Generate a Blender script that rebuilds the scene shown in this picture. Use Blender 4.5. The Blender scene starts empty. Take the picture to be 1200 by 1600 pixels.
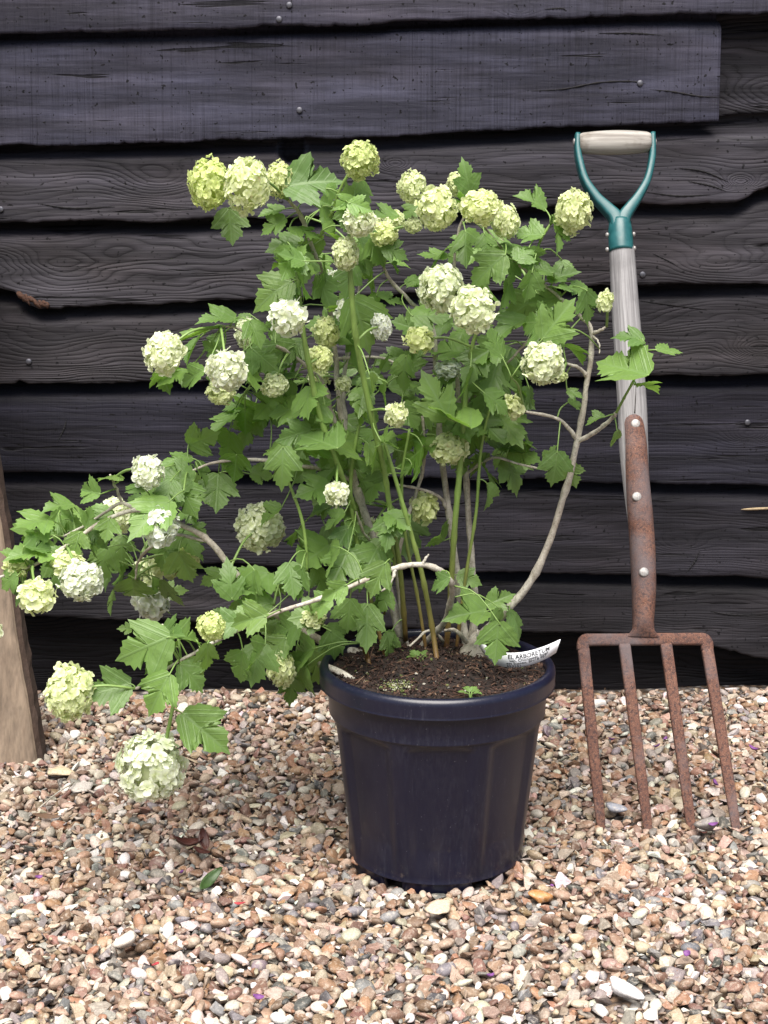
import bpy, bmesh, math, random
import numpy as np
from mathutils import Vector, Matrix, noise as mnoise

R = math.radians
rng = np.random.default_rng(7)
random.seed(7)
sc = bpy.context.scene
COL = sc.collection

# ---------------------------------------------------------------- camera
H, PITCH, F = 0.94, R(12.5), 2400.0
cam_d = bpy.data.cameras.new('camera')
cam = bpy.data.objects.new('camera', cam_d)
COL.objects.link(cam)
cam.location = (0, 0, H)
cam.rotation_euler = (R(90) - PITCH, 0, 0)
cam_d.sensor_fit = 'VERTICAL'
cam_d.sensor_height = 24
cam_d.lens = 24 * F / 1600
cam_d.clip_start, cam_d.clip_end = 0.02, 500
sc.camera = cam

# ---------------------------------------------------------------- light
SUN_EL, SUN_AZ = R(64), R(188)      # azimuth: clockwise from +Y; the light comes from behind the camera
w = bpy.data.worlds.new('World')
sc.world = w
w.use_nodes = True
nt = w.node_tree
nt.nodes.clear()
sky = nt.nodes.new('ShaderNodeTexSky')
sky.sky_type = 'NISHITA'
sky.sun_disc = False
sky.sun_elevation = SUN_EL
sky.sun_rotation = SUN_AZ
sky.air_density = 1.0
sky.dust_density = 4.0
bg = nt.nodes.new('ShaderNodeBackground')
bg.inputs[1].default_value = 0.055
wo = nt.nodes.new('ShaderNodeOutputWorld')
nt.links.new(sky.outputs[0], bg.inputs[0])
nt.links.new(bg.outputs[0], wo.inputs[0])
sd = bpy.data.lights.new('sun', 'SUN')
sd.energy = 3.3
sd.angle = R(52)
sd.color = (1.0, 0.96, 0.90)
sun = bpy.data.objects.new('sun', sd)
COL.objects.link(sun)
to_sun = Vector((math.sin(SUN_AZ) * math.cos(SUN_EL), math.cos(SUN_AZ) * math.cos(SUN_EL), math.sin(SUN_EL)))
sun.rotation_euler = to_sun.to_track_quat('Z', 'Y').to_euler()
sun.location = (0, -2, 4)
sc.view_settings.view_transform = 'Standard'
sc.view_settings.look = 'None'
sc.view_settings.exposure = 1.35
sc.view_settings.gamma = 1.0

# ---------------------------------------------------------------- helpers
CP, SP = math.cos(PITCH), math.sin(PITCH)


def ray(px, py):
    a, b = (px - 600) / F, (py - 800) / F
    return np.array([a, CP - b * SP, -SP - b * CP])


def P(px, py, Y):                      # the point seen at a pixel, standing at distance Y
    d = ray(px, py)
    t = Y / d[1]
    return np.array([0, 0, H]) + d * t


def PZ(px, py, z):                     # the point seen at a pixel, lying at height z
    d = ray(px, py)
    return np.array([0, 0, H]) + d * ((z - H) / d[2])


def proj(p):
    q = np.asarray(p, float) - np.array([0, 0, H])
    dep = q[..., 1] * CP - q[..., 2] * SP
    up = q[..., 1] * SP + q[..., 2] * CP
    return 600 + F * q[..., 0] / dep, 800 - F * up / dep


ORG = {}                               # world origin of every object made, for parenting


def link(o, parent=None):
    COL.objects.link(o)
    if parent is not None:
        o.parent = parent
    return o


def props(o, label=None, cat=None, group=None, kind=None):
    if label: o['label'] = label
    if cat: o['category'] = cat
    if group: o['group'] = group
    if kind: o['kind'] = kind
    return o


def empty(name, loc, label, cat, group=None):
    o = bpy.data.objects.new(name, None)
    o.empty_display_size = 0.05
    o.location = loc
    link(o)
    ORG[o] = np.array(loc, float)
    return props(o, label, cat, group)


def make_mesh(name, V, F_, mats=(), smooth=True, attrs=None, uv=None, midx=None):
    """V (n,3); F_ list of int arrays (m,k)."""
    V = np.asarray(V, np.float32)
    F_ = [np.asarray(f, np.int32) for f in F_ if len(f)]
    me = bpy.data.meshes.new(name)
    me.vertices.add(len(V))
    me.vertices.foreach_set('co', V.ravel())
    loops = np.concatenate([f.ravel() for f in F_])
    tot = np.concatenate([np.full(len(f), f.shape[1], np.int32) for f in F_])
    start = np.concatenate([[0], np.cumsum(tot)[:-1]]).astype(np.int32)
    me.loops.add(len(loops))
    me.loops.foreach_set('vertex_index', loops)
    me.polygons.add(len(tot))
    me.polygons.foreach_set('loop_start', start)
    me.polygons.foreach_set('loop_total', tot)
    me.polygons.foreach_set('use_smooth', np.full(len(tot), bool(smooth)))
    for m in (mats if isinstance(mats, (list, tuple)) else [mats]):
        me.materials.append(m)
    if midx is not None:
        me.polygons.foreach_set('material_index', np.asarray(midx, np.int32))
    if uv is not None:
        l = me.uv_layers.new(name='UVMap')
        l.data.foreach_set('uv', np.asarray(uv, np.float32)[loops].ravel())
    for k, a in (attrs or {}).items():
        a = np.asarray(a, np.float32)
        if a.ndim == 2:
            at = me.attributes.new(k, 'FLOAT_COLOR', 'POINT')
            if a.shape[1] == 3:
                a = np.hstack([a, np.ones((len(a), 1), np.float32)])
            at.data.foreach_set('color', a.ravel())
        else:
            at = me.attributes.new(k, 'FLOAT', 'POINT')
            at.data.foreach_set('value', a)
    me.update(calc_edges=True)
    me.validate()
    return me


def obj(name, V, F_, mats, parent=None, **kw):
    V = np.asarray(V, float)
    if parent is not None:
        o0 = ORG[parent]
    else:
        o0 = np.array([V[:, 0].mean(), V[:, 1].mean(), V[:, 2].min()])
    me = make_mesh(name, V - o0, F_, mats, **kw)
    o = bpy.data.objects.new(name, me)
    if parent is None:
        o.location = o0
    link(o, parent)
    ORG[o] = o0
    return o


def catmull(pts, n):
    pts = np.asarray(pts, float)
    if len(pts) == 2:
        t = np.linspace(0, 1, n)[:, None]
        return pts[0] * (1 - t) + pts[1] * t
    p = np.vstack([2 * pts[0] - pts[1], pts, 2 * pts[-1] - pts[-2]])
    seg = len(pts) - 1
    out = []
    for u in np.linspace(0, seg, n):
        i = min(int(u), seg - 1)
        t = u - i
        a, b, c, d = p[i], p[i + 1], p[i + 2], p[i + 3]
        out.append(.5 * (2 * b + (c - a) * t + (2 * a - 5 * b + 4 * c - d) * t * t + (3 * b - a - 3 * c + d) * t ** 3))
    return np.array(out)


def tube(pts, rad, n=8, cap=True):
    pts = np.asarray(pts, float)
    m = len(pts)
    rad = np.broadcast_to(np.asarray(rad, float), (m,))
    tan = np.gradient(pts, axis=0)
    tan /= np.linalg.norm(tan, axis=1)[:, None] + 1e-12
    ref = np.array([0, 1., 0]) if abs(tan[0][1]) < .9 else np.array([1., 0, 0])
    u = np.cross(tan[0], ref); u /= np.linalg.norm(u)
    V = []
    ang = np.linspace(0, 2 * np.pi, n, endpoint=False)
    for i in range(m):
        u = u - tan[i] * u.dot(tan[i]); u /= np.linalg.norm(u)
        v = np.cross(tan[i], u)
        V.append(pts[i] + rad[i] * (np.cos(ang)[:, None] * u + np.sin(ang)[:, None] * v))
    V = np.vstack(V)
    i = np.arange(m - 1)[:, None] * n
    j = np.arange(n)[None]
    a = i + j; b = i + (j + 1) % n
    Q = np.stack([a, b, b + n, a + n], -1).reshape(-1, 4)
    Fs = [Q]
    if cap:
        V = np.vstack([V, pts[0], pts[-1]])
        k = np.arange(n)
        Fs.append(np.stack([(k + 1) % n, k, np.full(n, m * n)], -1))
        Fs.append(np.stack([(m - 1) * n + k, (m - 1) * n + (k + 1) % n, np.full(n, m * n + 1)], -1))
    return V, Fs


class MB:                               # gathers several shapes into one mesh
    def __init__(s):
        s.V, s.F, s.n, s.A, s.UV, s.MI = [], [], 0, {}, [], []

    def add(s, V, Fs, mi=0, uv=None, **attrs):
        V = np.asarray(V, float)
        s.V.append(V)
        for f in Fs:
            if len(f):
                f = np.asarray(f)
                s.F.append(f + s.n)
                s.MI.append(np.full(len(f), mi))
        s.UV.append(uv if uv is not None else np.zeros((len(V), 2)))
        for k, a in attrs.items():
            a = np.asarray(a, float)
            if a.ndim == 0: a = np.full(len(V), float(a))
            if a.ndim == 1 and len(a) == 3 and len(V) != 3: a = np.tile(a, (len(V), 1))
            s.A.setdefault(k, []).append(a)
        s.n += len(V)

    def build(s, name, mats, parent=None, smooth=True):
        return obj(name, np.vstack(s.V), s.F, mats, parent, smooth=smooth,
                   attrs={k: np.concatenate(a) for k, a in s.A.items()},
                   uv=np.vstack(s.UV), midx=np.concatenate(s.MI))


def grid_faces(m, n, wrap=False):       # m rows of n verts
    i = np.arange(m - 1)[:, None] * n
    j = np.arange(n if wrap else n - 1)[None]
    a = i + j; b = i + (j + 1) % n
    return np.stack([a, b, b + n, a + n], -1).reshape(-1, 4)


# ---------------------------------------------------------------- node helper
class NT:
    def __init__(s, name, rough=.6):
        s.m = bpy.data.materials.new(name)
        s.m.use_nodes = True
        s.t = s.m.node_tree
        s.b = s.t.nodes['Principled BSDF']
        s.out = s.t.nodes['Material Output']
        s.b.inputs['Roughness'].default_value = rough

    def n(s, typ, **kw):
        nd = s.t.nodes.new('ShaderNode' + typ)
        for k, v in kw.items():
            setattr(nd, k, v)
        return nd

    def l(s, a, b):
        s.t.links.new(a, b)

    def put(s, sock, v):
        if isinstance(v, bpy.types.NodeSocket): s.l(v, sock)
        elif v is not None: sock.default_value = v

    def math(s, op, a, b=None, c=None, clamp=False):
        nd = s.n('Math', operation=op, use_clamp=clamp)
        for i, v in enumerate((a, b, c)): 
            if v is not None: s.put(nd.inputs[i], v)
        return nd.outputs[0]

    def mix(s, f, a, b, mode='MIX'):
        nd = s.n('MixRGB', blend_type=mode)
        s.put(nd.inputs[0], f)
        for i, v in ((1, a), (2, b)):
            if isinstance(v, tuple) and len(v) == 3: v = (*v, 1)
            s.put(nd.inputs[i], v)
        return nd.outputs[0]

    def ramp(s, f, stops, interp='LINEAR'):
        nd = s.n('ValToRGB')
        nd.color_ramp.interpolation = interp
        e = nd.color_ramp.elements
        while len(e) < len(stops): e.new(.5)
        for x, (p, c) in zip(e, stops):
            x.position = p
            x.color = (*c, 1) if isinstance(c, tuple) else (c, c, c, 1)
        s.l(f, nd.inputs[0])
        return nd.outputs[0]

    def coord(s, kind='Object'):
        return s.n('TexCoord').outputs[kind]

    def noise(s, vec, scale, detail=3, rough=.5, dist=0.0, color=False):
        nd = s.n('TexNoise')
        if vec is not None: s.l(vec, nd.inputs['Vector'])
        nd.inputs['Scale'].default_value = scale
        nd.inputs['Detail'].default_value = detail
        nd.inputs['Roughness'].default_value = rough
        nd.inputs['Distortion'].default_value = dist
        return nd.outputs['Color' if color else 'Fac']

    def vscale(s, vec, sc_, off=(0, 0, 0)):
        nd = s.n('Mapping')
        s.l(vec, nd.inputs[0])
        nd.inputs['Scale'].default_value = sc_
        nd.inputs['Location'].default_value = off
        return nd.outputs[0]

    def attr(s, name, out='Fac'):
        nd = s.n('Attribute', attribute_name=name)
        return nd.outputs[out]

    def bump(s, h, strength=.5, dist=.002, normal=None):
        nd = s.n('Bump')
        nd.inputs['Strength'].default_value = strength
        nd.inputs['Distance'].default_value = dist
        s.l(h, nd.inputs['Height'])
        if normal is not None: s.l(normal, nd.inputs['Normal'])
        return nd.outputs[0]

    def base(s, c):
        if isinstance(c, tuple): c = (*c, 1)
        s.put(s.b.inputs['Base Color'], c)

    def set(s, **kw):
        for k, v in kw.items():
            s.put(s.b.inputs[k.replace('_', ' ')], v)
        return s


def board_material(seed, light=(.07, .068, .085), dark=(.011, .0095, .0145), freq=95., amp=.045, sawn=0., knots=(), tone=.185, ramt=.62):
    g = NT('stained_timber')
    co = g.coord()
    off = (seed * 3.17, seed * 1.3, seed * 2.11)
    sep = g.n('SeparateXYZ'); g.l(co, sep.inputs[0])
    X, Z = sep.outputs[0], sep.outputs[2]
    warp = g.noise(g.vscale(co, (1.0, .0, 4.5), off), 1.6, 3, .55)
    warp2 = g.noise(g.vscale(co, (5, 0, 22), off), 1.5, 2, .5)
    ph = g.math('MULTIPLY_ADD', warp, amp * 4, Z)
    ph = g.math('MULTIPLY_ADD', warp2, .006, ph)
    for (kx, kz, kr, ks) in knots:
        dx = g.math('DIVIDE', g.math('SUBTRACT', X, kx), kr * 2.3)
        dz = g.math('DIVIDE', g.math('SUBTRACT', Z, kz), kr)
        d2 = g.math('ADD', g.math('MULTIPLY', dx, dx), g.math('MULTIPLY', dz, dz))
        ex = g.math('POWER', 2.718, g.math('MULTIPLY', d2, -1.0))
        ph = g.math('MULTIPLY_ADD', ex, ks, ph)
    s_ = g.math('SINE', g.math('MULTIPLY', ph, freq * 6.283))
    ring = g.math('MULTIPLY_ADD', s_, .5, .5)
    ring = g.math('POWER', ring, .36)
    fade = g.ramp(g.noise(g.vscale(co, (2.2, 1, 7), off), 1.4, 3), [(.3, .25), (.68, 1.0)])
    fine = g.noise(g.vscale(co, (7, 7, 260 if sawn < .5 else 120), off), 1.0, 4, .65)
    blot = g.noise(g.vscale(co, (3, 3, 8), off), 1.2, 5, .6)
    v = g.math('MULTIPLY', g.math('SUBTRACT', 1.0, ring), fade)
    v = g.math('SUBTRACT', 1.0, g.math('MULTIPLY', v, ramt - .45 * sawn))
    v = g.math('MULTIPLY', v, g.math('MULTIPLY_ADD', fine, 1.0, .45))
    v = g.math('MULTIPLY', v, g.math('MULTIPLY_ADD', blot, 1.2, .32))
    hgt = g.math('ADD', g.math('MULTIPLY', g.math('MULTIPLY', ring, fade), ramt / .9 - .6 * sawn), g.math('MULTIPLY', fine, .8))
    if sawn > 0:
        saw = g.noise(g.vscale(co, (260, 1, 2.6), off), 1.0, 3, .7)
        saw2 = g.noise(g.vscale(co, (90, 1, 5), off), 1.0, 2, .6)
        v = g.math('MULTIPLY', v, g.math('MULTIPLY_ADD', saw, 1.5 * sawn, 1 - .75 * sawn))
        v = g.math('MULTIPLY', v, g.math('MULTIPLY_ADD', saw2, .5 * sawn, 1 - .25 * sawn))
        hgt = g.math('ADD', hgt, g.math('MULTIPLY', saw, 1.5 * sawn))
    crk = g.noise(g.vscale(co, (3.0, 1, 55), off), 1.3, 3, .55, .4)
    ck = g.ramp(crk, [(.315, 0.0), (.355, 1.0)])
    v = g.math('MULTIPLY', v, g.math('MULTIPLY_ADD', ck, .75, .25))
    hgt = g.math('ADD', hgt, g.math('MULTIPLY', ck, 1.2))
    specks = g.ramp(g.noise(g.vscale(co, (1, 1, 1), off), 150, 1), [(.27, .15), (.31, 1.0)])
    v = g.math('MULTIPLY', v, specks)
    light = tuple(c * tone * q for c, q in zip(light, (.99, .99, 1.15))); dark = tuple(c * tone for c in dark)
    v = g.math('MULTIPLY', g.math('POWER', g.math('MULTIPLY', v, 1.15), 1.5), .95)
    dry = g.ramp(g.noise(g.vscale(co, (2.4, 1, 30), (seed * 1.7, 3, 1)), 1.3, 4, .6), [(.42, .0), (.72, 1.)])
    col = g.mix(g.math('MULTIPLY', v, 1.25, clamp=True), dark, light)
    col = g.mix(g.math('MULTIPLY', dry, g.math('MULTIPLY', v, .9, clamp=True)), col, tuple(c * 3.2 for c in light))
    brown = g.ramp(g.noise(g.vscale(co, (2, 2, 6), (seed, 5, 9)), 2.0, 3), [(.45, 0.), (.7, .55)])
    col = g.mix(brown, col, g.mix(1.0, col, (1.12, 1.0, .86), 'MULTIPLY'))
    g.base(col)
    g.l(g.bump(hgt, .9, .0017), g.b.inputs['Normal'])
    g.set(Roughness=.6)
    g.b.inputs['Specular IOR Level'].default_value = .14
    return g.m


def simple(name, col, rough=.6, metal=0., var=.25, scale=60, bump=.0, stretch=(1, 1, 1), col2=None, detail=4, spec=.5, bd=.001):
    g = NT(name, rough)
    v = g.vscale(g.coord(), stretch)
    nz = g.noise(v, scale, detail, .6)
    c2 = col2 or tuple(c * .45 for c in col)
    g.base(g.mix(g.ramp(nz, [(.5 - var, 0.), (.5 + var, 1.)]), c2, col))
    g.set(Metallic=metal)
    g.b.inputs['Specular IOR Level'].default_value = spec
    if bump:
        g.l(g.bump(nz, bump, bd), g.b.inputs['Normal'])
    return g.m


# ================================================================ GROUND
GX, GY = 0.0, 2.0


def gz(x, y):
    return (0.006 * np.sin(x * 5.1 + 1.3) * np.cos(y * 6.3) + .004 * np.sin(x * 13 + y * 9)
            + .003 * np.sin(x * 3 - y * 17 + 2)) + .010 * np.clip((np.asarray(y) - 2.45) / .25, 0, 1)


g = NT('gravel_bed', .9)
co = g.coord()
vo = g.n('TexVoronoi'); g.l(co, vo.inputs['Vector']); vo.inputs['Scale'].default_value = 75
cc = g.ramp(g.n('SeparateColor').outputs[0], [(0, 0.), (1, 1.)])
sepc = [n for n in g.t.nodes if n.bl_idname == 'ShaderNodeSeparateColor'][0]
g.l(vo.outputs['Color'], sepc.inputs[0])
colr = g.ramp(sepc.outputs[0], [(0., (.16, .09, .05)), (.3, (.3, .2, .13)), (.6, (.22, .2, .2)), (.85, (.42, .36, .3)), (1., (.5, .47, .44))])
edge = g.ramp(vo.outputs['Distance'], [(.25, 1.), (.62, .25)])
g.base(g.mix(1.0, colr, edge, 'MULTIPLY'))
g.l(g.bump(g.math('SUBTRACT', 1.0, vo.outputs['Distance']), .8, .008), g.b.inputs['Normal'])
M_bed = g.m
# one sheet to the horizon, finer near the camera
xs = np.concatenate([[-250, -60, -15, -5], np.linspace(-2, 2, 81), [5, 15, 60, 250]])
ys = np.concatenate([[-250, -60, -15, -4, -1], np.linspace(.5, 2.9, 61), [5, 15, 60, 250]])
XX, YY = np.meshgrid(xs, ys)
near = (np.abs(XX) <= 2) & (YY > .4) & (YY < 3)
ZZ = np.where(near, gz(XX, YY), 0) - .007
props(obj('ground', np.stack([XX, YY, ZZ], -1).reshape(-1, 3), [grid_faces(len(ys), len(xs))], M_bed),
      kind='structure')


def pebble_proto(k, angular):
    r = random.Random(100 + k)
    bm = bmesh.new()
    if angular:
        n = r.randint(9, 13)
        for _ in range(n):
            v = Vector((r.gauss(0, 1), r.gauss(0, 1), r.gauss(0, 1))).normalized()
            v *= r.uniform(.72, 1.15)
            bm.verts.new(v)
        bmesh.ops.convex_hull(bm, input=bm.verts)
        loose = [v for v in bm.verts if not v.link_faces]
        bmesh.ops.delete(bm, geom=loose, context='VERTS')
    else:
        bmesh.ops.create_icosphere(bm, subdivisions=1, radius=1)
        for v in bm.verts:
            v.co *= r.uniform(.86, 1.12)
    bmesh.ops.triangulate(bm, faces=bm.faces)
    me = bpy.data.meshes.new('tmp'); bm.to_mesh(me); bm.free()
    o = bpy.data.objects.new('tmp', me); COL.objects.link(o)
    res = []
    md = o.modifiers.new('s', 'SUBSURF'); md.levels = 1
    for t in ('SIMPLE', 'CATMULL_CLARK'):
        md.subdivision_type = t
        dg = bpy.context.evaluated_depsgraph_get()
        e = o.evaluated_get(dg).to_mesh()
        V = np.array([v.co[:] for v in e.vertices])
        Q = np.array([p.vertices[:] for p in e.polygons])
        res.append(V)
        o.evaluated_get(dg).to_mesh_clear()
    bpy.data.objects.remove(o); bpy.data.meshes.remove(me)
    f = (r.uniform(.05, .18) if k < 14 else r.uniform(.2, .5)) if angular else 1.0
    V = res[0] * (1 - f) + res[1] * f
    V /= np.abs(V).max(0)
    a, b, c = 1.0, r.uniform(.5, .9), r.uniform(.28, .60)
    return V * np.array([a, b, c]), Q


PROTO = [pebble_proto(k, k < 24) for k in range(30)]
PAL = [((.52, .44, .36), 14), ((.42, .31, .21), 17), ((.33, .205, .125), 17), ((.32, .155, .07), 12), ((.19, .10, .062), 10),
       ((.25, .215, .19), 11), ((.20, .19, .195), 8), ((.07, .07, .075), 4), ((.38, .245, .17), 11), ((.64, .60, .55), 7), ((.23, .11, .075), 6)]
PC = np.array([p[0] for p in PAL]); PW = np.array([p[1] for p in PAL], float); PW /= PW.sum()


def rot_zyx(yaw, pit, rol):
    cy, sy, cp, sp, cr, sr = np.cos(yaw), np.sin(yaw), np.cos(pit), np.sin(pit), np.cos(rol), np.sin(rol)
    return np.array([[cy * cp, cy * sp * sr - sy * cr, cy * sp * cr + sy * sr],
                     [sy * cp, sy * sp * sr + cy * cr, sy * sp * cr - cy * sr],
                     [-sp, cp * sr, cp * cr]])


POT = np.array([.0726, 2.0])
KEEP = []                                # places kept free of loose gravel (pot, big stones)


def scatter(x0, x1, y0, y1, ncand, rmin, rmax, seed, pack):
    r_ = np.random.default_rng(seed)
    rad = np.clip(r_.lognormal(math.log((rmin * rmax) ** .5), .36, ncand), rmin, rmax)
    rad = np.sort(rad)[::-1]
    px = r_.uniform(x0, x1, ncand); py = r_.uniform(y0, y1, ncand)
    cell = rmax * 2 * pack
    gridd = {}
    out = []
    for x, y, r in zip(px, py, rad):
        ok = True
        for (kx, ky, kr) in KEEP:
            if (x - kx) ** 2 + (y - ky) ** 2 < (kr + r * .5) ** 2: ok = False; break
        if not ok: continue
        cx, cy = int(x // cell), int(y // cell)
        for i in (cx - 1, cx, cx + 1):
            for j in (cy - 1, cy, cy + 1):
                for (qx, qy, qr) in gridd.get((i, j), ()):
                    if (x - qx) ** 2 + (y - qy) ** 2 < ((r + qr) * pack) ** 2: ok = False; break
                if not ok: break
            if not ok: break
        if ok:
            gridd.setdefault((cx, cy), []).append((x, y, r))
            out.append((x, y, r))
    return out


g = NT('gravel_stone', .75)
co = g.coord()
pc = g.attr('stone_colour', 'Color')
n1 = g.noise(co, 160, 4, .6)
n2 = g.noise(co, 420, 3, .6)
pale = g.mix(.55, pc, (.52, .46, .38))
col = g.mix(g.ramp(n1, [(.52, 0.), (.66, .8)]), pc, pale)
col = g.mix(1.0, col, g.ramp(n2, [(.25, .62), (.6, 1.06)]), 'MULTIPLY')
col = g.mix(g.ramp(g.noise(co, 230, 2), [(.24, .7), (.34, 0.)]), col, (.16, .085, .045))
g.base(col)
g.l(g.bump(g.math('ADD', n1, g.math('MULTIPLY', n2, .5)), .45, .0016), g.b.inputs['Normal'])
g.set(Roughness=g.ramp(n1, [(.3, .45), (.7, .8)]))
M_stone = g.m

# large stones one can point at: (px, py, half-length m, aspect, colour, label)
BIG = [
    (683, 1420, .021, .85, (.50, .41, .30), 'large lumpy tan flint stone lying right in front of the pot'),
    (978, 1545, .025, .55, (.72, .70, .70), 'bright white flat stone in the gravel at lower right'),
    (197, 1475, .020, .9, (.52, .46, .40), 'large pale round stone in the gravel at lower left'),
    (841, 1400, .020, .75, (.42, .20, .07), 'large orange brown stone to the right of the pot foot'),
    (565, 1347, .021, .6, (.30, .15, .09), 'smooth reddish brown pebble beside the left of the pot foot'),
    (96, 1206, .024, .7, (.52, .42, .28), 'cream and orange lumpy flint near the foot of the post'),
    (125, 1232, .021, .8, (.46, .42, .38), 'pale grey flint lump just below the cream one near the post'),
    (963, 1262, .018, .8, (.24, .25, .29), 'blue grey chipped flint between the first two fork tines'),
    (1103, 1292, .022, .8, (.22, .20, .19), 'dark grey brown stone against the tip of the last fork tine'),
    (925, 1100, .026, .6, (.60, .58, .55), 'wide whitish stone against the wall left of the fork'),
]
for i, (px, py, s, asp, c, lab) in enumerate(BIG):
    p = PZ(px, py, .012)
    V, Q = PROTO[(i * 3 + 1) % 18]
    rr = random.Random(i)
    V = V * np.array([1, asp / .8, 1.25]) * s
    bmn = np.array([mnoise.noise(Vector(v * 120)) for v in V])
    V = V * (1 + .34 * bmn[:, None])
    V = V @ rot_zyx(rr.uniform(-.5, .5), rr.uniform(-.15, .15), rr.uniform(-.1, .25)).T + p + [0, 0, s * .12]
    o = obj('stone', V, [Q], M_stone, attrs={'stone_colour': np.tile(np.array(c), (len(V), 1))})
    sb = o.modifiers.new('round', 'SUBSURF'); sb.levels = sb.render_levels = 1
    props(o, lab, 'stone')
    KEEP.append((p[0], p[1], s * .7))
KEEP.append((POT[0], POT[1], .121))


def lay_gravel():
    mb_V, mb_F, mb_C, flat = [], [], [], []
    n = 0
    r_ = np.random.default_rng(3)
    specs = [(-1.25, 1.25, 1.22, 2.66, 165000, .0030, .0118, 11, .68, 0.0),
             (-1.25, 1.25, 1.22, 2.66, 40000, .0045, .009, 12, .66, -.0055),
             (-1.25, 1.25, 1.22, 2.66, 9000, .003, .005, 13, 1.2, .0045)]
    for (x0, x1, y0, y1, nc, a, b, sd_, pack, dz) in specs:
        for (x, y, r) in scatter(x0, x1, y0, y1, nc, a, b, sd_, pack):
            pi_ = int(r_.integers(27)) if r_.uniform() < .9 else int(r_.integers(24, 30))
            V, Q = PROTO[pi_]
            flat.append(np.full(len(Q), pi_ >= 14))
            Rm = rot_zyx(r_.uniform(0, 6.28), r_.normal(0, .42), r_.normal(0, .48))
            W = (V * (r * 1.16)) @ Rm.T
            W[:, 2] += gz(x, y) + dz + r * .28 + r_.normal(0, .0016)
            W[:, 0] += x; W[:, 1] += y
            c = PC[r_.choice(len(PC), p=PW)]; c = (c * .72 + c.mean() * np.array([.285, .28, .272]) + np.array([.006, .003, .0])) * r_.uniform(.70, 1.10) * np.array([.965, .945, .925]) * (1 + r_.normal(0, .05, 3))
            mb_V.append(W); mb_F.append(Q + n); n += len(W)
            mb_C.append(np.tile(np.clip(c, .02, .8), (len(W), 1)))
    o = obj('gravel', np.vstack(mb_V), [np.vstack(mb_F)], M_stone, attrs={'stone_colour': np.vstack(mb_C)})
    o.data.polygons.foreach_set('use_smooth', np.concatenate(flat))
    props(o, 'mixed brown white and grey pebble gravel covering the ground', 'gravel', kind='stuff')


lay_gravel()

# ================================================================ TIMBER WALL
YF = 2.64                                # plane of the boards' front lips
wall = empty('timber_wall', (0, YF, 0), 'black stained wall of overlapping rough timber boards', 'wall')
# lower edges traced left to right
EDGE = [
    [(0, -122), (600, -130), (1200, -146)],
    [(-500, 62), (0, 52), (300, 46), (560, 38), (600, 37), (615, 34), (900, 27), (985, 24), (1200, 21), (1700, 10)],
    [(-500, 236), (0, 228), (300, 222), (600, 213), (900, 198), (1127, 190)],
    [(-500, 352), (0, 348), (300, 345), (600, 333), (950, 321), (1000, 318), (1150, 318), (1168, 311), (1180, 300), (1200, 293), (1700, 290)],
    [(-500, 450), (0, 452), (22, 455), (40, 474), (60, 483), (92, 483), (100, 479), (200, 476), (400, 468), (560, 462), (940, 447), (1060, 445), (1200, 442), (1700, 430)],
    [(-500, 604), (0, 600), (250, 597), (600, 594), (1000, 588), (1100, 588), (1200, 585), (1700, 578)],
    [(-500, 735), (0, 738), (200, 740), (400, 742), (850, 752), (1200, 760), (1700, 772)],
    [(-500, 868), (0, 874), (300, 882), (760, 893), (1020, 900), (1200, 905), (1700, 916)],
    [(-500, 955), (0, 962), (300, 972), (500, 979), (840, 988), (900, 989), (1040, 994), (1085, 1003), (1120, 1013), (1150, 1019), (1175, 1027), (1200, 1030), (1700, 1045)],
]
SHELF = .042


def edge_xz(poly, Y):
    q = np.array([P(x, y, Y)[[0, 2]] for x, y in poly])
    return q


NB = len(EDGE)
Egeo = [edge_xz(e, YF) for e in EDGE]
Egeo[0][0, 0], Egeo[0][-1, 0] = -1.3, 1.3
# boards above the picture, up to the eaves
TOPZ = [Egeo[0][:, 1].mean() + .165 * (k + 1) for k in range(4)]


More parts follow.
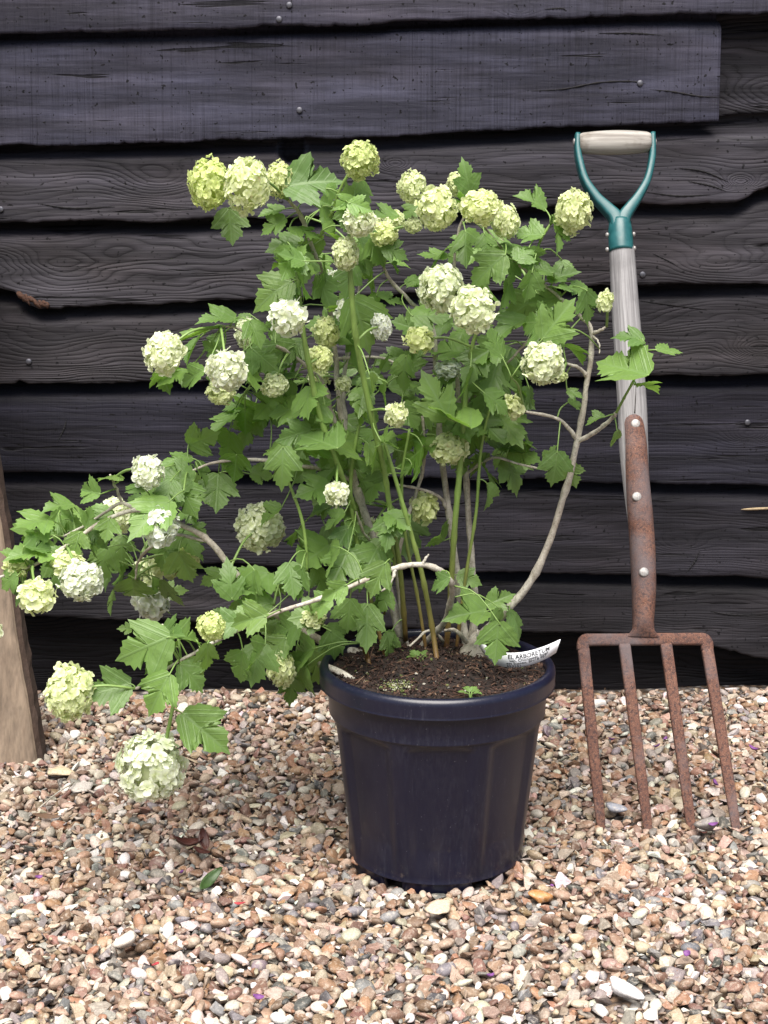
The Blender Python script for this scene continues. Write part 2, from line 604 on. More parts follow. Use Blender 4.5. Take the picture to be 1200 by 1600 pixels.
def build_board(poly, top_fn, x0, x1, yoff, mat, seed, thick=.024, top_notch=None, nx=420, jag=.0019, shelf=SHELF, band=.027, over=.034):
    xs = np.linspace(x0, x1, nx)
    zb = np.interp(xs, poly[:, 0], poly[:, 1])
    r_ = np.random.default_rng(seed)
    jz = np.array([mnoise.fractal(Vector((x * 9 + seed * 7, 0, seed)), .8, 2.2, 4) for x in xs]) * jag * 2.2
    jz += r_.normal(0, jag * .22, nx)
    ch = np.array([mnoise.noise(Vector((x * 31, seed * 5, 2))) for x in xs])
    jz += np.clip(ch - .42, 0, None) * .020
    zb = zb + jz
    zt = top_fn(xs)
    nv = 22
    V, uvs = [], []
    cup = np.array([mnoise.noise(Vector((x * 2.3, seed * 3.3, 0))) for x in xs]) * .0035
    vs = np.linspace(0, 1, nv)
    prof = []
    # back of the lip, lower edge, rounded corner, face, top
    for k in range(nv + 5):
        if k == 0: y = np.full(nx, thick); z = zb + .030
        elif k == 1: y = np.full(nx, thick); z = zb + .001
        elif k == 2: y = np.full(nx, .0035); z = zb.copy()
        elif k == 3: y = np.full(nx, .0008); z = zb + .0014
        elif k < nv + 4:
            t = vs[k - 4] * .97 + .03
            t0 = t
            z = zb + (zt - zb) * t0
            st = np.clip((band - (zt - over - z)) / (band * .85), 0, 1); st = st * st * (3 - 2 * st)
            y = shelf * (.50 * t0 + 1.0 * st) + .0030 * np.sin(t0 * math.pi) * np.sin(xs * 3 + seed)
            if k == 4: z = zb + .005; 
            y = y + np.array([mnoise.noise(Vector((x * 4, zz * 14, seed))) for x, zz in zip(xs, z)]) * .0016
        else:
            y = np.full(nx, shelf * 1.6 + thick); z = zt
        if top_notch is not None: y = y + top_notch(xs, z)
        prof.append(np.stack([xs, YF + yoff + y + cup, z], -1))
    V = np.stack(prof, 0)
    m = V.shape[0]
    Fs = [grid_faces(m, nx)]
    # ends
    e0 = np.arange(m) * nx
    e1 = e0 + nx - 1
    Fs.append(e0[::-1][None]); Fs.append(e1[None])
    return obj('board', V.reshape(-1, 3), [f[:, ::-1] if f.shape[1] == 4 else f for f in Fs], mat, wall)


def topfn(poly, over=.034):
    return lambda xs: np.interp(xs, poly[:, 0], poly[:, 1]) + over


def kn(px, py, r, s):
    p = P(px, py, YF + .012)
    return (p[0], p[2], r, s)


# stain and grain of each board; the lower ones' colour includes painted shade
BL = [
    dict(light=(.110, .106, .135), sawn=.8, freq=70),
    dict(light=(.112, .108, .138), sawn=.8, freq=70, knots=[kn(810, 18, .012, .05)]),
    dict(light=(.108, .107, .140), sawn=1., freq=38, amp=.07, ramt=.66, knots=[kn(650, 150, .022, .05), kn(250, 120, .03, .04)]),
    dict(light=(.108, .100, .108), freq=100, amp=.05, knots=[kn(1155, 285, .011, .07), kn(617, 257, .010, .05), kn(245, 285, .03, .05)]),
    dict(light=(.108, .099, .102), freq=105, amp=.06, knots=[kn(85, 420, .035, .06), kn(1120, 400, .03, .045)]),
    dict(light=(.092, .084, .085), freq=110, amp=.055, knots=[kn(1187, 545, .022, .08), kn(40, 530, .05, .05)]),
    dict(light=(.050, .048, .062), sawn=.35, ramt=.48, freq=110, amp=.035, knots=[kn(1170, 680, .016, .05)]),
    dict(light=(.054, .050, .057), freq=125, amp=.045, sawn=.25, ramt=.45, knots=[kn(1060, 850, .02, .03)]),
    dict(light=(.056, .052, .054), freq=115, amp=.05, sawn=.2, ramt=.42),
]
XL, XR = -1.6, 1.6
for k in range(4):                       # boards above the frame
    zc = TOPZ[k]
    pl = np.array([[XL, zc - .004 * k], [XR, zc + .008]])
    nxt = (TOPZ[k + 1] if k < 3 else zc + .17)
    build_board(pl, (lambda xs, z=nxt: np.full_like(xs, z) + .034), XL, XR, 0, board_material(20 + k, **BL[0]), 40 + k, nx=60)
above = np.array([[XL, TOPZ[0] - .001], [XR, TOPZ[0] + .008]])
boards = []
# shared sawn-off right end of the third board from the top of the picture
xcut = P(1126, 120, YF)[0]
for i in range(NB):
    up = above if i == 0 else Egeo[i - 1]
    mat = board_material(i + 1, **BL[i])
    if i == 2:
        b = build_board(Egeo[i], topfn(up), XL, xcut, 0, mat, i, nx=340, band=.018)
        pl = edge_xz([(1100, 184), (1127, 183), (1160, 180), (1200, 178), (1700, 170)], YF + .022)
        b2 = build_board(pl, topfn(up, .05), xcut - .03, XR, .040, board_material(31, light=(.078, .073, .08), freq=90, knots=[kn(1215, 150, .03, .06)]), 31, nx=80, shelf=.014, over=.05)
        props(b2, 'short weathered board end showing to the right of the sawn-off board')
        boards.append(b); continue
    if i == 3:
        n0, n1_, nz_ = P(434, 250, YF)[0], P(474, 250, YF)[0], P(455, 254, YF + .03)[2]
        def notch(xs, z):                    # a bite out of the hidden upper edge
            c_ = (xs - (n0 + n1_) / 2) / ((n1_ - n0) / 2)
            return np.where((np.abs(c_) < 1) & (z > nz_ + .012 * c_ ** 2), .045, 0.0)
        b = build_board(Egeo[i], topfn(np.vstack([Egeo[2], [[XR, Egeo[2][-1, 1] + .01]]])), XL, XR, 0, mat, i, top_notch=notch)
    else:
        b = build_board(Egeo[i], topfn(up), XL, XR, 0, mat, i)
    boards.append(b)
props(boards[4], 'weathered board with a broken corner baring orange wood at its left')
props(boards[8], 'lowest lapped board with a broken ragged right end')
# recessed bottom board down to the gravel, shade painted into its dark colour
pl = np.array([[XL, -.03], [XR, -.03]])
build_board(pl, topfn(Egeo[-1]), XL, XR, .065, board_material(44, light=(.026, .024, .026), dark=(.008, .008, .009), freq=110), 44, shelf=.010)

# the bared orange wood under the broken corner
M_raw = simple('bare_orange_wood', (.075, .028, .011), .85, var=.22, scale=160, bump=.8, stretch=(1, 1, 2), col2=(.022, .009, .006))
mb = MB()
for k in range(14):
    a = P(27 + k * 3.2 + rng.normal(0, 1.5), 456 + k * 1.4 + rng.normal(0, 2), YF + .001)
    b_ = P(38 + k * 3.0 + rng.normal(0, 4), 471 + k * .8 + rng.normal(0, 3.5), YF - .002)
    V, Fs = tube(catmull([a, (a + b_) / 2 + rng.normal(0, .001, 3), b_], 5), np.array([.0025, .004, .0045, .003, .0006]) * rng.uniform(.6, 1.1), 6)
    mb.add(V, Fs)
mb.build('bare_wood', M_raw, boards[4])
# pale splinter on the right
a, b_, c_ = P(1158, 796, YF + .010), P(1185, 795, YF + .009), P(1225, 793, YF + .008)
V, Fs = tube(catmull([a, b_, c_], 6), [.0006, .002, .0024, .0024, .002, .001], 6)
obj('splinter', V, Fs, simple('pale_fresh_wood', (.36, .27, .16), .7, scale=90), boards[7])

M_nail = simple('nail_steel', (.11, .11, .13), .5, .6, scale=200)


def disc(c, nrm, r, h, n=14, dome=.35):
    nrm = Vector(nrm).normalized()
    q = Vector((0, 0, 1)).rotation_difference(nrm).to_matrix()
    rings = [(r, 0), (r, h * .6), (r * .8, h), (r * .4, h * (1 + dome * .6))]
    V = []
    for rr, z in rings:
        for k in range(n):
            a = 2 * math.pi * k / n
            V.append(np.array(q @ Vector((rr * math.cos(a), rr * math.sin(a), z))) + c)
    V.append(np.array(q @ Vector((0, 0, h * (1 + dome)))) + c)
    m = len(rings)
    k = np.arange(n)
    return np.array(V), [grid_faces(m, n, True), np.stack([(m - 1) * n + k, (m - 1) * n + (k + 1) % n, np.full(n, m * n)], -1)]


def board_y(bi, px, py):
    """front surface y of a board near a pixel"""
    o = boards[bi]
    co_ = np.empty(len(o.data.vertices) * 3, np.float32); o.data.vertices.foreach_get('co', co_)
    co_ = co_.reshape(-1, 3) + ORG[o]
    p = P(px, py, YF + .012)
    d = (co_[:, 0] - p[0]) ** 2 + (co_[:, 2] - p[2]) ** 2
    near_ = np.argsort(d)[:6]
    return co_[near_, 1].min()


for bi, px, py in [(2, 468, 172), (2, 1000, 130), (1, 452, 8), (1, 436, 30), (3, 1, 327), (4, 1004, 429), (6, 1168, 660), (5, 45, 565)]:
    yb = board_y(bi, px, py)
    c = P(px, py, yb - .0005)
    V, Fs = disc(c, (0, -1, .1), .0052, .002)
    obj('nail', V, Fs, M_nail, boards[bi])

M_split = simple('split_shadow_timber', (.006, .005, .007), .9, scale=200)
for bi, pts in [(2, [(830, 142), (880, 139), (935, 129), (985, 127), (1010, 131)]), (2, [(1015, 140), (1050, 143), (1090, 150), (1124, 152)]), (2, [(935, 52), (990, 52), (1035, 55)]),
                (3, [(1060, 262), (1100, 268), (1138, 284)]), (3, [(1075, 283), (1110, 290), (1135, 299)]), (3, [(1010, 300), (1060, 306), (1110, 304)]),
                (3, [(60, 318), (110, 325), (180, 323)]), (4, [(1020, 396), (1045, 408), (1056, 414)]), (5, [(1000, 470), (1060, 478), (1105, 484)]),
                (6, [(90, 690), (100, 670), (104, 655)]), (7, [(1072, 895), (1085, 878), (1094, 858)]), (8, [(1110, 955), (1140, 960), (1185, 962)]), (1, [(850, 14), (875, 13), (884, 14)])]:
    W = []
    for px, py in pts:
        W.append(P(px, py, board_y(bi, px, py) + .0002))
    V, Fs = tube(catmull(W, 30), np.array([.0002 + .0011 * math.sin(math.pi * k / 29) * (1 + .5 * math.sin(k * 1.9)) for k in range(30)]), 6)
    obj('split', V, Fs, M_split, boards[bi])

# ================================================================ LEANING POST
g = NT('worn_brown_timber', .75)
co = g.coord()
n1 = g.noise(g.vscale(co, (14, 14, 2.0)), 5, 5, .65)
n2 = g.noise(g.vscale(co, (160, 160, 6)), 1, 4, .6)
n3 = g.noise(co, 14, 4, .6)
col = g.mix(g.ramp(n1, [(.3, 0.), (.7, 1.)]), (.135, .097, .068), (.25, .188, .135))
col = g.mix(1.0, col, g.ramp(n2, [(.3, .65), (.65, 1.08)]), 'MULTIPLY')
col = g.mix(g.ramp(n3, [(.55, 0.), (.72, .7)]), col, (.07, .05, .035))
g.base(col)
g.l(g.bump(n2, .5, .0015), g.b.inputs['Normal'])
M_post = g.m
M_bark = simple('dark_flaking_bark', (.055, .032, .022), .9, var=.25, scale=70, bump=1., stretch=(1, 1, .5), bd=.004, detail=6)

pb = PZ(-20, 1207, 0.0)                  # base centre of the front face
post = empty('wooden_post', (pb[0], pb[1] + .03, 0), 'brown timber post leaning against the wall at the left edge', 'post')


def post_mesh():
    y0 = PZ(60, 1200, 0)[1]
    y1 = 2.56
    rows = 60
    zt = np.linspace(-.02, 1.12, rows)
    Vf, Vb = [], []
    bx = PZ(57, 1203, 0)[0]
    # right edge slope in the picture gives the sideways lean
    top = P(-9, 755, y0 + (y1 - y0) * .40)
    slope = (top[0] - bx) / top[2]
    A, B = [], []
    for i, z in enumerate(zt):
        yy = y0 + (y1 - y0) * max(z, 0) / 1.12
        xr = bx + slope * z + .0012 * math.sin(z * 23) + mnoise.noise(Vector((z * 30, 0, 0))) * .0012
        W = .092
        xl = xr - W
        th = .045
        # front face, right face, back, left
        prof = [(xl, yy), (xl + W * .33, yy - .001), (xl + W * .66, yy - .001), (xr - .003, yy), (xr, yy + .003), (xr, yy + th), (xl, yy + th)]
        A.append([(x, y, z) for x, y in prof])
        bj = [mnoise.noise(Vector((z * 60, k * 3, 5))) * .0035 for k in range(4)]
        B.append([(xr - .0005, yy + .004, z), (xr + .008 + bj[0], yy + .009 + bj[1], z), (xr + .010 + bj[2], yy + .028, z), (xr - .0005, yy + th - .003, z)])
    A = np.array(A); B = np.array(B)
    n = A.shape[1]
    obj('beam', A.reshape(-1, 3), [grid_faces(rows, n, True), np.arange(n)[::-1][None], (np.arange(n) + (rows - 1) * n)[None]], M_post, post, smooth=False)
    obj('bark_edge', B.reshape(-1, 3), [grid_faces(rows, 4, True), np.arange(4)[::-1][None], (np.arange(4) + (rows - 1) * 4)[None]], M_bark, post, smooth=False)


post_mesh()

# ================================================================ GARDEN FORK
FY0, FZ1, FSL = 2.11, 1.0, .46           # leaning plane: y = FY0 + FSL*z


def PF(px, py, off=0.0):                 # pixel on the fork's leaning plane; off = towards the camera
    d = ray(px, py)
    n_ = np.array([0, -1, FSL]); n_ /= np.linalg.norm(n_)
    p0 = np.array([0, FY0, 0.0]) + n_ * off
    o_ = np.array([0, 0, H])
    t = (p0 - o_).dot(n_) / d.dot(n_)
    return o_ + d * t


FN = np.array([0, -1, FSL]); FN /= np.linalg.norm(FN)
fork = empty('garden_fork', tuple(PF(1045, 1288)), 'old rusty four-tined garden fork with green yoke leaning on the wall', 'garden fork')


def wood_grey(name, light, dark):
    g = NT(name, .75)
    mp = g.n('Mapping'); g.l(g.coord(), mp.inputs[0]); mp.inputs['Rotation'].default_value = (math.atan(FSL), .03, 0)
    co = mp.outputs[0]
    n1 = g.noise(g.vscale(co, (240, 240, 3.0)), 1, 5, .62)
    n2 = g.noise(g.vscale(co, (620, 620, 9)), 1, 3, .6)
    n3 = g.noise(co, 18, 4, .6)
    col = g.mix(g.ramp(n1, [(.32, 0.), (.62, 1.)]), dark, light)
    col = g.mix(1.0, col, g.ramp(n2, [(.3, .6), (.6, 1.06)]), 'MULTIPLY')
    col = g.mix(g.ramp(n3, [(.5, 0.), (.75, .5)]), col, tuple(c * .55 for c in dark))
    g.base(col)
    g.l(g.bump(n1, .5, .0012), g.b.inputs['Normal'])
    return g.m


M_shaft = wood_grey('weathered_grey_wood', (.265, .258, .262), (.15, .143, .145))
g = NT('worn_grip_wood', .65)
co = g.coord()
n1 = g.noise(g.vscale(co, (5, 90, 90)), 1, 5, .6)
n3 = g.noise(co, 26, 4, .6)
col = g.mix(g.ramp(n1, [(.35, 0.), (.62, 1.)]), (.15, .132, .115), (.37, .35, .322))
col = g.mix(g.ramp(n3, [(.52, 0.), (.72, .8)]), col, (.11, .085, .06))
g.base(col); g.l(g.bump(n1, .4, .001), g.b.inputs['Normal'])
M_grip = g.m

g = NT('rusty_steel', .8)
co = g.coord()
n1 = g.noise(co, 22, 6, .65)
n2 = g.noise(co, 230, 4, .7)
n3 = g.noise(co, 700, 2, .6)
col = g.mix(g.ramp(n1, [(.3, 0.), (.7, 1.)]), (.092, .044, .034), (.172, .084, .058))
col = g.mix(g.ramp(n2, [(.40, .9), (.52, 0.)]), col, (.045, .028, .028))
col = g.mix(g.ramp(n3, [(.58, 0.), (.7, .7)]), col, (.33, .19, .13))
grey = g.ramp(g.noise(co, 9, 4, .6), [(.48, 0.), (.64, .8)])
col = g.mix(grey, col, (.125, .105, .11))
g.base(col)
g.l(g.bump(g.math('ADD', n2, g.math('MULTIPLY', n3, .5)), .7, .001), g.b.inputs['Normal'])
g.b.inputs['Specular IOR Level'].default_value = .25
M_rust = g.m
g = NT('chipped_green_paint', .38)
co = g.coord()
n1 = g.noise(co, 60, 5, .65)
chip = g.ramp(g.noise(co, 48, 6, .7), [(.66, 0.), (.70, 1.)])
col = g.mix(g.ramp(n1, [(.3, 0.), (.7, 1.)]), (.008, .062, .066), (.014, .098, .105))
col = g.mix(chip, col, (.13, .055, .035))
g.base(col); g.set(Roughness=g.ramp(n1, [(.3, .3), (.7, .5)]))
M_green = g.m
M_rivet = simple('zinc_rivet', (.42, .41, .40), .5, .3, var=.25, scale=420, col2=(.16, .14, .13))

# grip: a barrel of wood between the arms of the yoke
gp0, gp1 = PF(905, 224, .004), PF(1016, 222, .004)
ts = np.linspace(0, 1, 24)
gr = .0155 + .0042 * np.sin(ts * math.pi) ** .7
gr[0] *= .93; gr[-1] *= .93
V, Fs = tube(gp0 + (gp1 - gp0) * ts[:, None], gr, 24)
obj('grip', V, Fs, M_grip, fork)


def strap(pts_px, wid, dep, off=0.0, name='strap', mat=None, parent=None, n=10, smooth_n=28, front_round=.5):
    """a strap following pixels on the fork plane: width across, depth along the plane's normal"""
    C = catmull([PF(x, y, off) for x, y in pts_px], smooth_n)
    wd = np.interp(np.linspace(0, 1, smooth_n), np.linspace(0, 1, len(wid)), wid)
    dd = np.interp(np.linspace(0, 1, smooth_n), np.linspace(0, 1, len(dep)), dep)
    tan = np.gradient(C, axis=0); tan /= np.linalg.norm(tan, axis=1)[:, None]
    V = []
    for c, t, w_, d_ in zip(C, tan, wd, dd):
        s_ = np.cross(t, FN); s_ /= np.linalg.norm(s_)
        for k in range(n * 2):
            a = math.pi * k / n
            ca, sa = math.cos(a), math.sin(a)
            e = front_round
            x = math.copysign(abs(ca) ** e, ca); y = math.copysign(abs(sa) ** e, sa)
            V.append(c + s_ * x * w_ / 2 + FN * y * d_ / 2)
    m = n * 2
    Fs = [grid_faces(smooth_n, m, True), np.arange(m)[::-1][None], (np.arange(m) + (smooth_n - 1) * m)[None]]
    return np.array(V), Fs


mb = MB()
lft = [(902, 212), (902, 232), (905, 252), (914, 283), (932, 310), (950, 328), (962, 342), (966, 362)]
rgt = [(1019, 211), (1019, 232), (1018, 250), (1011, 282), (997, 308), (984, 326), (974, 342), (971, 362)]
for c in (lft, rgt):
    V, Fs = strap(c, [.0085, .010, .011, .012, .015, .019, .023, .024], [.026, .026, .025, .024, .024, .025, .027, .028], smooth_n=34)
    mb.add(V, Fs)
V, Fs = strap([(969, 344), (969, 360), (970, 378), (971, 393)], [.033, .0385, .0395, .0385], [.032, .037, .0385, .0375], front_round=1.0, smooth_n=14)
mb.add(V, Fs)
yoke = mb.build('yoke', M_green, fork)
for px in (903, 1018):
    V, Fs = disc(PF(px, 222) + np.array([(-.0045 if px < 960 else .0045), 0, 0]), (-1 if px < 960 else 1, 0, 0), .006, .003)
    obj('rivet', V, Fs, M_rivet, yoke)
for (px, py, s) in [(949.5, 367, -1), (949.5, 390, -1), (989.5, 366, 1), (990.5, 388, 1)]:
    V, Fs = disc(PF(px, py), (s, -.25, 0), .0038, .0028)
    obj('rivet', V, Fs, M_rivet, yoke)

# shaft
shp = [(971, 389), (972, 396), (977, 480), (983, 560), (988, 640), (990, 700), (995, 770), (1001, 850)]
V, Fs = strap(shp, [.036, .0405, .0435, .0455, .046, .0455, .040, .030], [.035, .039, .042, .043, .042, .036, .026, .012], off=-.003, front_round=1., n=14, smooth_n=60)
shaft = obj('shaft', V, Fs, M_shaft, fork)
# the long drying crack in the shaft
V, Fs = strap([(993.5, 596), (993, 620), (991.5, 646)], [.0006, .0020, .0026], [.004, .004, .004], off=.0165, smooth_n=10, n=4, front_round=1.)
obj('crack', V, Fs, simple('crack_shadow_wood', (.03, .026, .022), .9), shaft)
# steel socket
skt = [(988, 646.5), (988.2, 648), (988.6, 652), (989.5, 662), (993, 700), (996, 750), (1000, 800), (1004, 860), (1006, 920), (1005, 968), (1005, 984), (1005, 996)]
V, Fs = strap(skt, [.006, .016, .027, .0335, .0355, .0365, .0385, .0385, .0365, .032, .0335, .052],
              [.016, .022, .028, .032, .036, .039, .042, .044, .044, .040, .028, .0085], off=.004, front_round=.95, n=14, smooth_n=80)
socket = obj('socket', V, Fs, M_rust, fork)
for (px, py, of) in [(993, 662, .0185), (995, 776, .0228), (1006, 894, .0255)]:
    V, Fs = disc(PF(px, py, of), FN, .0072, .0022, 18)
    obj('rivet', V, Fs, M_rivet, socket)

# head bar with rounded shoulders
mb = MB()
V, Fs = strap([(910.5, 1016), (911, 1006), (915, 1000.5), (925, 999.8), (960, 999.5), (1005, 999), (1050, 998.6), (1089, 998.6), (1099, 999.4), (1104, 1005), (1105, 1016)],
              [.0186, .019, .0195, .0188, .0185, .019, .0185, .0188, .0195, .019, .0186], [.012] * 11, smooth_n=90, front_round=.55)
mb.add(V, Fs)
head = mb.build('head_bar', M_rust, fork)
for (a0, a1, y0, b0, b1, y1) in [(902.3, 921, 1014, 931, 947, 1290), (966, 985, 1006, 1004.5, 1020, 1294), (1031, 1050, 1006, 1073, 1088, 1296), (1096, 1114, 1014, 1142, 1157, 1290)]:
    ext = 1.06
    xa, xb = (a0 + a1) / 2, (b0 + b1) / 2
    pts = [(xa + (xb - xa) * t - 1.0 * math.sin(t * math.pi), y0 + (y1 - y0) * t) for t in np.linspace(0, ext, 7)]
    sc_ = 2.22 / 2400
    V, Fs = strap(pts, [.0178, .0176, .0172, .0168, .0162, .0150, .0120], [.012, .0115, .011, .010, .009, .007, .004], smooth_n=40, front_round=.5)
    bend = np.linspace(0, 1, 40).repeat(20)
    V = V + FN * (.006 * np.sin(bend * math.pi))[:, None]
    obj('tine', V, Fs, M_rust, fork)

# ================================================================ POT
g = NT('navy_plastic', .42)
co = g.coord()
n1 = g.noise(co, 9, 5, .65)
n2 = g.noise(g.vscale(co, (1, 1, .22)), 260, 6, .75)
n3 = g.noise(co, 420, 2, .5)
dust = g.math('MULTIPLY', g.ramp(n1, [(.40, .08), (.68, .8)]), g.ramp(n2, [(.45, 0.), (.75, .5)]))
col = g.mix(dust, (.0048, .0052, .0170), (.044, .046, .062))
scf = g.ramp(g.noise(g.vscale(co, (330, 330, 9)), 1, 4, .7), [(.60, 0.), (.76, .2)])
col = g.mix(scf, col, (.10, .10, .13))
spl = g.ramp(g.noise(co, 65, 5, .75), [(.60, 0.), (.72, .5)])
low = g.n('SeparateXYZ'); g.l(co, low.inputs[0])
col = g.mix(g.math('MULTIPLY', spl, g.ramp(low.outputs[2], [(.0, 1.), (.11, 0.)])), col, (.16, .13, .10))
col = g.mix(g.ramp(n3, [(.735, 0.), (.77, .6)]), col, (.26, .25, .28))
g.base(col)
g.set(Roughness=g.math('MULTIPLY_ADD', dust, .35, .30))
g.l(g.bump(n2, .12, .0008), g.b.inputs['Normal'])
M_pot = g.m
pot = empty('plant_pot', (POT[0], POT[1], .0), 'dark navy blue plastic plant pot standing on the gravel', 'plant pot')
PX, PY = POT
ZR = .288                               # rim top
NS = 144
th = np.linspace(0, 2 * np.pi, NS, endpoint=False)


def ringlist(prof, fn=None):
    V = []
    for (r, z) in prof:
        rr = np.full(NS, r) if fn is None else r - fn(th, z)
        V.append(np.stack([PX + rr * np.cos(th), PY + rr * np.sin(th), np.full(NS, z)], -1))
    return np.vstack(V), [grid_faces(len(prof), NS, True)]


ZB = .0155


def rad_at(z):                           # outer wall below the step
    return .1220 + (.1452 - .1220) * (z - ZB) / (.222 - ZB)


def panels(t, z):                        # wide shallow recesses round the body
    if z > .2205 or z < .010: return np.zeros_like(t)
    k = np.abs(((t + 1.571 + math.pi / 8) / (2 * math.pi) * 8) % 1 - .5) * 2     # 1 at the ribs between panels
    s_ = np.clip((.80 - k) / .10, 0, 1); s_ = s_ * s_ * (3 - 2 * s_)
    arch = np.clip((.2205 - .010 * k ** 2 - z) / .006, 0, 1)
    foot = np.clip((z - ZB) / .05, 0, 1)
    return .0062 * s_ * arch * foot


prof = [(.05, ZB), (.112, ZB), (.1185, ZB + .0005), (.1212, ZB + .0012), (.1226, ZB + .002), (.1228, ZB + .003), (.1222, ZB + .0045)]
for z in np.linspace(ZB + .012, .220, 52): prof.append((rad_at(z), z))
prof += [(.1453, .2213), (.1479, .2218), (.1482, .2226), (.1477, .2240), (.1490, .240), (.1512, .256), (.1517, .2615)]
V, Fs = ringlist(prof, panels)
body = MB(); body.add(V, Fs)
# inner wall
pin = [(.1475, .279), (.146, .255), (.144, .22), (.10, .21)]
V, Fs = ringlist(pin); body.add(V, [f[:, ::-1] for f in Fs])
body.build('body', M_pot, pot)
pr = [(.1515, .2616), (.1590, .2606), (.1604, .2609), (.1606, .2616), (.1601, .2626), (.1600, .2650)]
for k in range(9):
    a = k / 8 * math.pi / 2
    pr.append((.1535 + .0072 * math.cos(a) - .0003 * k / 8, .2785 + (ZR - .2785) * math.sin(a)))
pr += [(.1500, ZR - .0006), (.1482, ZR - .003), (.1474, ZR - .009)]
V, Fs = ringlist(pr)
obj('rim', V, Fs, M_pot, pot)
# feet
for k in range(6):
    a0 = -math.pi / 2 + k * math.pi / 3 - .02
    hw = .40
    mb = MB()
    aa = np.linspace(a0 - hw, a0 + hw, 14)
    rows = []
    for (r, z) in [(.1205, ZB + .001), (.1195, ZB - .003), (.1185, .001), (.1165, -.004), (.104, -.004), (.104, ZB)]:
        rows.append(np.stack([PX + r * np.cos(aa), PY + r * np.sin(aa), np.full(14, z)], -1))
    V = np.vstack(rows)
    m = len(rows)
    e0 = np.arange(m) * 14
    obj('foot', V, [grid_faces(m, 14), e0[None], (e0 + 13)[::-1][None]], M_pot, pot)

# ---------------------------------------------------------------- compost
SOIL = .274


def soilz(x, y):
    r2 = (x - PX) ** 2 + (y - PY - .02) ** 2
    return SOIL + .014 * np.exp(-r2 / .006) + .003 * np.sin(x * 60) * np.cos(y * 70)


g = NT('damp_compost', .9)
co = g.coord()
ca = g.attr('bit_colour', 'Color')
nz = g.noise(co, 500, 3, .6)
g.base(g.mix(1.0, ca, g.ramp(nz, [(.3, .5), (.65, 1.15)]), 'MULTIPLY'))
g.l(g.bump(nz, .6, .002), g.b.inputs['Normal'])
M_soil = g.m
mb = MB()
rr_ = np.linspace(0, .1478, 34)
aa = np.linspace(0, 2 * np.pi, 90, endpoint=False)
rows = []
for r in rr_:
    x, y = PX + r * np.cos(aa), PY + r * np.sin(aa)
    jig = np.array([mnoise.fractal(Vector((a * 70, b * 70, 0)), .7, 2, 4) for a, b in zip(x, y)])
    rows.append(np.stack([x, y, soilz(x, y) + jig * .005], -1))
mb.add(np.vstack(rows), [grid_faces(len(rr_), 90, True)], bit_colour=np.array([.016, .008, .005]))
r_ = np.random.default_rng(21)
SCOL = [((.03, .014, .009), 40), ((.055, .026, .017), 30), ((.10, .05, .03), 14), ((.012, .008, .006), 14), ((.19, .12, .075), 4), ((.42, .39, .33), 3.2), ((.10, .12, .035), 2.5)]
sw = np.array([s[1] for s in SCOL]); sw = sw / sw.sum()
for i in range(3600):
    r = .145 * math.sqrt(r_.uniform()); a = r_.uniform(0, 6.283)
    x, y = PX + r * math.cos(a), PY + r * math.sin(a)
    ci = r_.choice(len(SCOL), p=sw)
    z = soilz(x, y) + r_.uniform(-.001, .004)
    c = np.array(SCOL[ci][0]) * r_.uniform(.6, 1.2)
    if r_.uniform() < .35 and ci < 5:        # fibre
        L = r_.uniform(.006, .022)
        d = np.array([math.cos(a * 7), math.sin(a * 7), r_.normal(0, .25)]) * L
        p0 = np.array([x, y, z + .001])
        mid = p0 + d / 2 + r_.normal(0, .0015, 3)
        q = p0 + d
        if (q[0] - PX) ** 2 + (q[1] - PY) ** 2 > .146 ** 2: continue
        V, Fs = tube(catmull([p0, mid, q], 5), r_.uniform(.0003, .0008), 4, False)
    else:
        V, Q = PROTO[r_.integers(18)]
        s_ = r_.uniform(.001, .0046) * (.75 if ci >= 5 else 1)
        V = (V * s_) @ rot_zyx(r_.uniform(0, 6), r_.normal(0, .6), r_.normal(0, .6)).T + [x, y, z]
        Fs = [Q]
    mb.add(V, Fs, bit_colour=c)
o = mb.build('compost', M_soil)
props(o, 'dark brown fibrous compost with white grit filling the pot', 'compost', kind='stuff')
